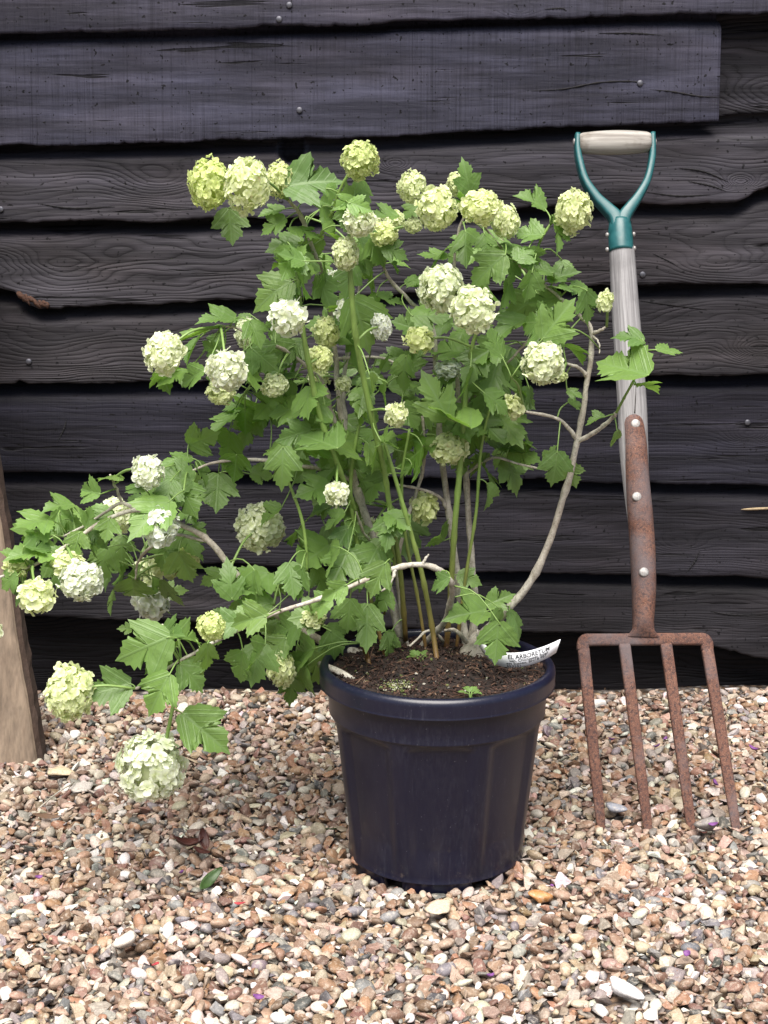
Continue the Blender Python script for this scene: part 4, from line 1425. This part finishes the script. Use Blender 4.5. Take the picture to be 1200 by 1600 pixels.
# px, py (centre), length px, direction of the tip (degrees, 0 right, 90 down), depth offset
LV = """487 283 88 -12 0 F;360 353 66 85 -.02;427 353 52 150 0;425 330 46 170 .02;477 360 62 10 -.02;443 383 58 170 .05;493 317 50 0 .03;523 370 42 30 -.03
450 413 48 110 -.04;480 403 42 60 .02;427 457 78 150 .0 F;453 470 55 85 .03;473 447 42 100 .0;507 457 62 70 -.02;513 340 38 60 0;567 303 50 75 .0
587 387 62 60 -.03;567 403 62 70 .0;617 393 52 30 -.02;603 337 42 180 -.04;617 420 26 60 -.02;565 507 92 70 -.04 F;533 527 82 190 -.05;553 541 70 100 0
587 483 42 40 .02;340 497 58 185 -.02;297 527 52 165 -.02;300 547 44 120 .01;400 520 50 60 -.05;440 550 55 150 0;730 277 58 -100 -.03 F;730 317 50 -110 -.06
640 330 34 130 .0;833 313 52 215 .0;870 367 62 85 -.03;827 367 52 180 -.02;677 400 46 180 -.01;727 387 62 92 -.05;760 383 42 80 -.03;763 420 70 140 -.06 F
827 447 56 100 -.05;800 427 38 90 -.02;880 430 48 -20 -.02;888 450 36 0 -.02;917 480 62 85 -.04;837 503 62 180 -.05;870 500 76 -55 -.08 F;673 495 72 5 -.06
650 440 32 180 -.02;720 520 44 150 -.02;700 547 72 185 -.02;773 533 54 -115 -.07;797 510 60 160 -.02;760 550 72 150 .0;790 567 62 120 .02;630 583 58 100 -.04
897 547 46 30 .0;975 577 76 188 -.02;681 619 90 -118 -.10 F;668 697 52 150 -.02;647 715 52 120 .0;703 654 74 195 -.09;777 628 62 35 -.05;829 624 52 80 .0
811 602 50 60 .04;777 689 62 20 .03;803 741 62 60 .03;820 710 52 20 .02;764 775 52 80 -.02;868 732 70 95 -.02 F;892 742 40 70 .01;863 708 36 -60 .02
764 736 48 30 .02;746 719 46 150 .03;1011 602 46 12 -.01;1045 548 54 6 -.01;985 525 46 -160 -.01;963 687 32 90 -.01;930 654 32 170 -.02;898 613 28 10 -.01
898 632 26 20 .0;686 836 38 -120 -.02;733 905 44 20 -.03 F;686 910 40 150 -.03;730 958 66 185 -.07;781 936 58 -28 -.04 F;776 968 46 100 -.07;776 1003 84 95 -.17 F
808 972 46 55 -.02;586 719 56 100 .0;582 762 50 110 .0;616 814 54 160 -.05;608 832 44 100 -.02;577 884 66 120 -.04;595 940 52 100 -.02;573 980 72 92 -.06 F
441 730 64 92 -.03 F;497 704 62 20 -.03;488 765 58 170 -.03;579 756 44 40 .0;588 717 60 60 .01;523 813 48 140 -.04;553 821 42 20 -.02;514 873 62 130 -.04
532 847 52 120 -.02;588 873 68 110 -.06;623 813 52 30 -.03;467 912 68 100 .0;397 912 62 150 -.02;393 969 68 160 -.03 F;445 986 68 150 -.04;497 943 54 165 -.02
523 999 54 60 -.02;497 1042 82 70 -.05 F;402 1025 58 120 -.02;276 716 58 185 -.02;276 746 60 195 -.03 F;316 688 56 -20 .0;316 740 44 60 .0;236 756 52 120 -.03
212 760 44 190 -.02;236 804 70 150 -.08;262 776 56 100 -.03;292 780 54 60 -.02;140 768 44 185 -.02;172 742 36 -160 .0;92 788 48 200 .0;52 816 48 182 -.01
60 836 48 170 .02;52 860 60 195 -.01;20 868 48 200 .0;12 908 44 150 -.02;48 904 48 100 .02;88 828 52 130 .04;108 812 44 30 .02;140 808 38 -80 .0
168 828 44 100 -.02;92 876 44 160 -.01;160 880 54 110 -.01;184 876 48 70 .04;208 926 58 95 .04;266 928 56 60 .04;290 884 66 70 -.01;256 864 56 100 .04
192 900 48 110 .06;174 940 44 100 .04;196 982 24 200 .02;368 728 48 100 .0;340 768 54 90 .03;360 908 64 -95 -.03;392 920 62 100 -.03;388 968 74 170 -.05 F
332 984 52 -100 .01;400 1034 62 100 -.01;376 1042 66 100 .0;224 1012 94 160 -.03 F;264 992 58 -40 .0;296 996 50 20 .0;324 1026 68 95 -.03;300 1058 60 48 -.02
248 1084 86 120 -.03 F;172 1078 80 165 -.02 F;250 1040 46 60 .02;320 1144 98 38 .0 F;332 904 44 150 .06;420 804 56 150 .06;452 724 44 60 -.01;464 1040 56 120 -.03
456 906 56 80 .0;470 1060 60 110 -.05;120 850 40 100 -.02;30 930 40 110 .0;140 845 40 60 .02;440 610 60 140 .03;480 625 50 100 .0;390 590 56 60 -.04
270 585 50 170 -.02;300 590 48 150 -.03;255 590 38 95 -.01;410 560 50 40 -.03;330 545 44 -150 -.02;445 640 60 170 .04;400 655 60 150 .05;350 660 56 140 .04
370 635 50 170 .06;500 690 66 -170 -.05;540 690 60 10 -.05;460 680 60 165 -.03;430 695 54 190 -.03;500 645 52 -150 -.04;560 640 54 60 .0;515 735 60 150 -.04
640 650 50 60 -.02;660 660 60 120 .0;600 620 56 100 -.02;580 600 44 80 -.05;610 470 50 20 .0;580 440 50 90 -.02;545 440 50 110 -.02;530 480 46 150 .0
700 500 54 170 .02;730 600 60 100 -.03;760 620 60 80 .0;740 570 60 130 -.03;800 590 50 60 -.02;770 590 66 110 .0;690 590 50 150 .0;720 660 50 60 -.02
860 535 50 150 .0;850 470 52 170 .0;820 480 52 140 .02;790 460 48 100 .0;905 455 40 60 -.02;845 420 44 -160 -.03;815 395 40 40 -.03;780 400 44 -120 -.02
610 1000 30 100 .0;655 1030 26 30 -.01;640 1038 24 170 -.01;820 690 52 10 .0;790 660 60 40 .02;760 660 56 60 .03;735 690 50 120 .04;640 690 54 140 .02;545 314 40 -70 -.03;562 322 42 15 -.04;532 328 38 195 -.04;548 342 48 95 -.05 F;538 318 34 150 -.05;466 400 40 -60 -.03;478 412 40 20 -.04;456 402 38 200 -.04;820 396 36 -40 -.03;832 402 34 70 -.03;812 402 34 170 -.03;600 684 40 -60 -.02;608 694 40 30 -.02;752 496 44 -50 .0;590 906 74 115 -.09 F;522 925 62 150 -.06 F;530 890 60 120 -.02;560 870 56 60 .0;490 868 60 160 .02;545 962 60 95 -.06 F;600 940 48 120 -.03;480 962 62 170 -.05 F;430 1012 62 140 -.04 F;455 1078 66 95 -.05 F;520 1008 64 80 -.06 F;400 940 60 190 -.02 F;350 975 56 175 -.03;610 1010 44 80 -.04;470 1020 54 150 -.03"""
LEAVES = []
for row in LV.replace('\n', ';').split(';'):
    a = row.split()
    LEAVES.append((*[float(x) for x in a[:5]], -1 if len(a) > 5 else 0))
# further leaves filling the crown behind and between: ellipses (px, py, rx, ry, count, depth)
BLOB = [(500, 360, 70, 70, 12), (545, 440, 110, 90, 17), (560, 580, 150, 110, 34), (740, 560, 130, 90, 22), (760, 410, 95, 60, 11), (800, 490, 70, 60, 8), (560, 780, 130, 120, 14),
        (660, 690, 170, 80, 30), (520, 700, 110, 60, 18), (400, 620, 90, 55, 16), (340, 740, 90, 40, 9), (240, 800, 110, 60, 18), (120, 835, 100, 45, 14),
        (230, 890, 90, 55, 14), (410, 960, 90, 50, 14), (300, 1020, 70, 40, 6), (560, 830, 70, 70, 10), (780, 690, 60, 50, 9), (45, 880, 50, 40, 7), (400, 540, 70, 45, 10), (460, 880, 60, 50, 5), (860, 430, 50, 40, 6)]
r_ = np.random.default_rng(5)
for (cx, cy, rx, ry, n_) in BLOB:
    for _ in range(int(n_ * .8)):
        rr, a = math.sqrt(r_.uniform()), r_.uniform(0, 6.283)
        x, y = cx + rx * rr * math.cos(a), cy + ry * rr * math.sin(a)
        ang = math.degrees(math.atan2(.55 + .3 * math.sin(a), math.cos(a))) + r_.normal(0, 40)
        LEAVES.append((x, y, r_.uniform(30, 62), ang, r_.uniform(.0, .14), 1))

items = []
for (x, y, L, ang, dz, extra) in LEAVES:
    Y = depth_at(x, y) + dz + r_.normal(0, .012)
    if y > 1110: Y = 1.86
    c = P(x, y, Y)
    a = math.radians(ang)
    lean = r_.normal(.15, .6)                # tip towards (+) or away from the viewer
    t = np.array([math.cos(a), -lean, -math.sin(a)]); t /= np.linalg.norm(t)
    n_ = np.array([r_.normal(0, .5), -.50, .75 + r_.normal(0, .35)])
    if extra < 0:                             # a leaf turned to the viewer
        t = np.array([math.cos(a), -abs(r_.normal(.1, .12)), -math.sin(a)]); t /= np.linalg.norm(t)
        n_ = np.array([r_.normal(0, .15), -.85, .5])
        extra = 0
    elif extra: n_ = np.array([r_.normal(0, .6), -.45, .65 + r_.normal(0, .4)])
    plen = math.hypot(t[0], t[2])
    Lm = L / max(plen, .6) * Y * .92 / F * (1. if not extra else .9) * r_.uniform(.82, 1.1)
    base = c - t * Lm * .5
    items.append([base, t, n_, Lm, x, y, extra])

skel = SK.copy()
d0 = [np.min(np.linalg.norm(skel - it[0], axis=1)) for it in items]
order = np.argsort(d0)
BUILT = []
extra_pts = []
for oi in order:
    base, t, n_, Lm, x, y, extra = items[oi]
    dv = skel - base
    dist = np.linalg.norm(dv, axis=1)
    cost = dist * (1 + .35 * (dv @ t) / (dist + 1e-6))     # rather from behind the leaf's base
    k = np.argmin(cost)
    a = skel[k]; dist = dist[k]
    mb = MB()
    V, Q, T, uv = make_leaf(base, t, n_, Lm, r_, r_.uniform(.66, 1.0))
    tint = float(np.clip(r_.normal(.60 if not extra else .42, .27), 0, 1)); ye = float(np.clip(r_.normal(.02, .26), 0, .85))
    mb.add(V, [Q, T], 0, uv, tint=tint, yellow=ye)
    if dist > .085:                                          # a thin twig first, the stalk from its end
        e = base - t * min(.03, dist * .3)
        mid = (a + e) / 2 + np.array([0, 0, .10 * dist])
        C = catmull([a, mid, e], 14)
        tv, tf = tube(C, np.linspace(.0018, .0012, 14), 6)
        obj('fine_twig', tv, tf, M_stalk, shrub)
        skel = np.vstack([skel, catmull([a, mid, e], 24)[6:]])
        a = e; dist = np.linalg.norm(a - base)
    mid = (a + base) / 2 - t * dist * .12 + np.array([0, 0, .06 * dist])
    tv, tf = tube(catmull([a, mid, base, base + t * Lm * .06], 9), np.linspace(.0011, .0008, 9), 5)
    mb.add(tv, tf, 1, None, tint=.5, yellow=.2)
    px_, py_ = proj(V)
    vis = 0 if (px_.max() < 0 or px_.min() > 1200) else Lm / np.mean(V[:, 1]) - (.02 if extra else 0)
    BUILT.append((vis, mb))
BUILT.sort(key=lambda b: -b[0])
for vis, mb in BUILT[:100]:
    mb.build('leaf', [M_leaf, M_stalk], shrub)
rest = MB()
for vis, mb in BUILT[100:]:
    base_n = rest.n
    for V_, uv_ in zip(mb.V, mb.UV): rest.V.append(V_); rest.UV.append(uv_)
    for f_, m_ in zip(mb.F, mb.MI): rest.F.append(f_ + base_n); rest.MI.append(m_)
    for k, a in mb.A.items(): rest.A.setdefault(k, []).extend(a)
    rest.n += mb.n
o = rest.build('smaller_leaves', [M_leaf, M_stalk], shrub)
o['kind'] = 'stuff'

# ================================================================ LABEL IN THE POT
M_label = simple('white_label_plastic', (.80, .81, .84), .35, var=.4, scale=30, col2=(.74, .75, .78))
M_ink = simple('black_print', (.03, .03, .035), .6, scale=200)
top_px = [(744, 990, 2.03), (754, 1004, 2.0), (770, 1016, 1.975), (795, 1020, 1.962), (822, 1018, 1.965), (850, 1010, 1.975), (876, 999, 1.99)]
bot_px = [(747, 1006, 2.03), (756, 1022, 2.0), (772, 1037, 1.975), (797, 1043, 1.962), (825, 1040, 1.965), (850, 1031, 1.975), (869, 1020, 1.99)]
TC = catmull([P(*q) for q in top_px], 60); BC = catmull([P(*q) for q in bot_px], 60)


def strip_pt(s, t, off=0.0):
    x = np.clip(s, 0, 1) * 59
    i = int(min(x, 58)); f = x - i
    a = TC[i] * (1 - f) + TC[i + 1] * f; b = BC[i] * (1 - f) + BC[i + 1] * f
    dx = TC[i + 1] - TC[i]
    nn = np.cross(dx, b - a); nn /= np.linalg.norm(nn)
    if nn[1] > 0: nn = -nn
    return a * (1 - t) + b * t + nn * off


rows = [[strip_pt(s, t, of) for s in np.linspace(0, 1, 60)] for (t, of) in ((0, 0), (.5, .0), (1, 0), (1, -.0006), (.5, -.0006), (0, -.0006))]
V = np.array(rows).reshape(-1, 3)
lab = obj('plant_label', V, [np.vstack([grid_faces(6, 60), np.stack([np.arange(59) + 300, np.arange(59) + 301, np.arange(59) + 1, np.arange(59)], -1)])], M_label)
props(lab, 'curved white plastic plant label with black printing tucked in the pot', 'plant label')
for (txt, s0, s1, t0, hgt) in [('EL ARBORETUM', .49, .89, .42, .31), ('sen, Chichester Road', .50, .875, .61, .17), ('est Sussex, BN18 9BT', .47, .865, .80, .17), ('693251', .47, .60, .97, .14)]:
    cu = bpy.data.curves.new('t', 'FONT'); cu.body = txt; cu.offset = .016
    to = bpy.data.objects.new('t', cu); COL.objects.link(to)
    bpy.context.view_layer.update()
    me = to.evaluated_get(bpy.context.evaluated_depsgraph_get()).to_mesh()
    co_ = np.array([v.co[:] for v in me.vertices]); fs = [tuple(p.vertices) for p in me.polygons]
    bpy.data.objects.remove(to)
    x = (co_[:, 0] - co_[:, 0].min()) / np.ptp(co_[:, 0]); y = co_[:, 1] / .72
    W = np.array([strip_pt(s0 + (s1 - s0) * a, t0 - hgt * b, .0004) for a, b in zip(x, y)])
    by = {}
    for f in fs: by.setdefault(len(f), []).append(f)
    obj('print', W, [np.array(v) for v in by.values()], M_ink, lab, smooth=False)

# ================================================================ SMALL THINGS ON THE GRAVEL AND IN THE POT
def litter(name, px, py, L, ang, mat, label, cat, group=None, z=.016, curl=.5, wid=.5, tilt=.2, seed=0):
    r_ = np.random.default_rng(seed + 900)
    p = PZ(px, py, z)
    n, m = 9, 5
    V = []
    for i in range(n):
        v = i / (n - 1)
        w_ = wid * math.sin(math.pi * (v * .94 + .03)) ** .8
        for j in range(m):
            u = (j / (m - 1) - .5)
            V.append(((v - .5), u * w_, curl * (v - .5) ** 2 + 1.0 * curl * u * u * w_ + r_.normal(0, .012)))
    V = np.array(V) * L
    V = V @ rot_zyx(math.radians(ang), tilt, r_.normal(0, .4)).T
    V = np.vstack([V, V - [0, 0, .0005]]) + p
    G = grid_faces(n, m)
    ring = [i for i in range(m)] + [i * m + m - 1 for i in range(1, n)] + [(n - 1) * m + j for j in range(m - 2, -1, -1)] + [i * m for i in range(n - 2, 0, -1)]
    ring = np.array(ring); nx_ = np.roll(ring, -1)
    o = obj(name, V, [G, G[:, ::-1] + n * m, np.stack([ring, ring + n * m, nx_ + n * m, nx_], -1)], mat)
    return props(o, label, cat, group)


M_dead = simple('dead_red_leaf', (.085, .024, .016), .5, scale=80, col2=(.04, .012, .01))
M_green_l = simple('fallen_green_leaf', (.05, .10, .025), .5, scale=60)
M_red = simple('red_petal', (.42, .05, .06), .6, scale=80, col2=(.30, .04, .05))
M_purple = simple('purple_petal', (.20, .065, .24), .6, scale=80, col2=(.12, .04, .15))
M_brownl = simple('dead_brown_leaf', (.16, .085, .045), .7, scale=60)
litter('dead_leaf', 292, 1322, .044, 20, M_dead, 'dark red curled dead leaf, the biggest of the dead leaves on the gravel', 'dead leaf', curl=1.2, wid=.55, seed=1, z=.02)
litter('dead_leaf', 318, 1313, .032, 110, M_dead, 'small dark red dead leaf standing up beside the biggest one', 'dead leaf', curl=.9, wid=.5, seed=2, tilt=-.9, z=.024)
litter('dead_leaf', 314, 1332, .026, -20, M_dead, 'small dark red dead leaf lying just below the two others', 'dead leaf', curl=.8, wid=.5, seed=3, z=.018)
litter('dead_leaf', 72, 1275, .040, 12, M_brownl, 'brown straw-like dead leaf lying on the gravel below the post', 'dead leaf', curl=.3, wid=.2, seed=4)
litter('fallen_leaf', 326, 1375, .046, 55, M_green_l, 'narrow green leaf lying on the gravel at lower left', 'leaf', curl=.7, wid=.32, seed=5, z=.022, tilt=-.3)
litter('fallen_leaf', 518, 1296, .020, 30, M_green_l, 'tiny dark green leaf on the gravel touching the left of the pot', 'leaf', curl=.4, wid=.6, seed=6, z=.018)
litter('petal', 243, 1507, .014, 70, M_red, 'bright red petal on the gravel at lower left', 'petal', curl=.4, wid=.6, seed=7, z=.018)
litter('petal', 375, 1412, .016, 160, M_red, 'pinkish red petal on the gravel left of the pot', 'petal', curl=.5, wid=.5, seed=8, z=.018)
for i, (a, b, s_) in enumerate([(403, 1560, .013), (766, 1526, .012), (284, 1364, .010), (1076, 1491, .012), (1115, 1290, .014), (1027, 1167, .014), (1040, 1155, .010), (1116, 1225, .016), (1176, 1171, .016), (955, 1156, .012), (60, 1372, .011), (862, 1385, .008), (883, 1125, .010)]):
    litter('purple_petal', a, b, s_, 40 * i, M_purple, 'small crumpled purple petal fallen on the gravel', 'petal', 'purple petals scattered over the gravel', curl=1.2, wid=.7, seed=20 + i, z=.02)
V, Fs = tube(catmull([PZ(62, 1262, .02), PZ(88, 1240, .024), PZ(116, 1222, .022)], 8), .0012, 6)
props(obj('dry_twig', V, Fs, M_barkg), 'thin dry twig lying on the gravel by the foot of the post', 'twig')
# seedlings and moss on the compost
sr = np.random.default_rng(4)
for i, (px, py, n_, L, lab) in enumerate([(655, 1032, 5, .014, 'tiny green seedling among the stems at the middle of the compost'), (735, 1088, 4, .012, 'pale green seedling against the front rim of the pot')]):
    c = PZ(px, py, .282)
    root = empty('seedling', tuple(c), lab, 'seedling')
    for k in range(n_):
        a = k * 2.4 + i
        t = np.array([math.cos(a), math.sin(a), .35 + .3 * (k % 2)])
        b0 = c + np.array([math.cos(a), math.sin(a), 1.2]) * .004
        V, Q, T, uv = make_leaf(b0, t, (0, 0, 1), L, sr)
        mb = MB(); mb.add(V, [Q, T], 0, uv, tint=.7, yellow=.2)
        tv, tf = tube(catmull([c - [0, 0, .006], (c + b0) / 2, b0], 5), .0006, 5)
        mb.add(tv, tf, 1, None, tint=.5, yellow=.2)
        mb.build('leaf', [M_leaf, M_stalk], root)
mb = MB()
for i in range(260):
    c = PZ(622 + sr.normal(0, 13), 1073 + sr.normal(0, 5), .276)
    V, Q = PROTO[sr.integers(18)]
    mb.add(V * sr.uniform(.0008, .0024) @ rot_zyx(sr.uniform(0, 6), sr.normal(), sr.normal()).T + c + [0, 0, sr.uniform(0, .003)], [Q],
           bit_colour=np.array([(.13, .17, .04), (.36, .36, .26), (.20, .22, .08)][sr.integers(3)]))
props(mb.build('moss_patch', M_soil), 'patch of pale green moss and grit on the compost near the front rim', 'moss', kind='stuff')

# scraps of dead leaf and bark among the stones, most of them along the wall
lr = np.random.default_rng(88)
mb = MB()
for i in range(190):
    x = lr.uniform(-1.1, 1.1); y = 2.66 - abs(lr.normal(0, .34))
    if y < 1.3 or (x - PX) ** 2 + (y - PY) ** 2 < .018: continue
    L = lr.uniform(.005, .016); wd = L * lr.uniform(.15, .6)
    V = []
    for a in np.linspace(-.5, .5, 5):
        for b in (-.5, 0, .5):
            V.append((a * L, b * wd * (1 - 3.2 * a * a), L * (.5 * a * a + lr.normal(0, .03)) + abs(b) * wd * .5))
    V = np.array(V) @ rot_zyx(lr.uniform(0, 6.3), lr.normal(0, .4), lr.normal(0, .5)).T + [x, y, gz(x, y) + .0125]
    mb.add(V, [grid_faces(5, 3)], bit_colour=np.array([(.12, .065, .03), (.07, .035, .02), (.20, .13, .07), (.10, .03, .02)][lr.integers(4)]) * lr.uniform(.6, 1.2))
props(mb.build('leaf_litter', M_soil), 'small brown scraps of dead leaf scattered among the stones', 'leaf litter', kind='stuff')
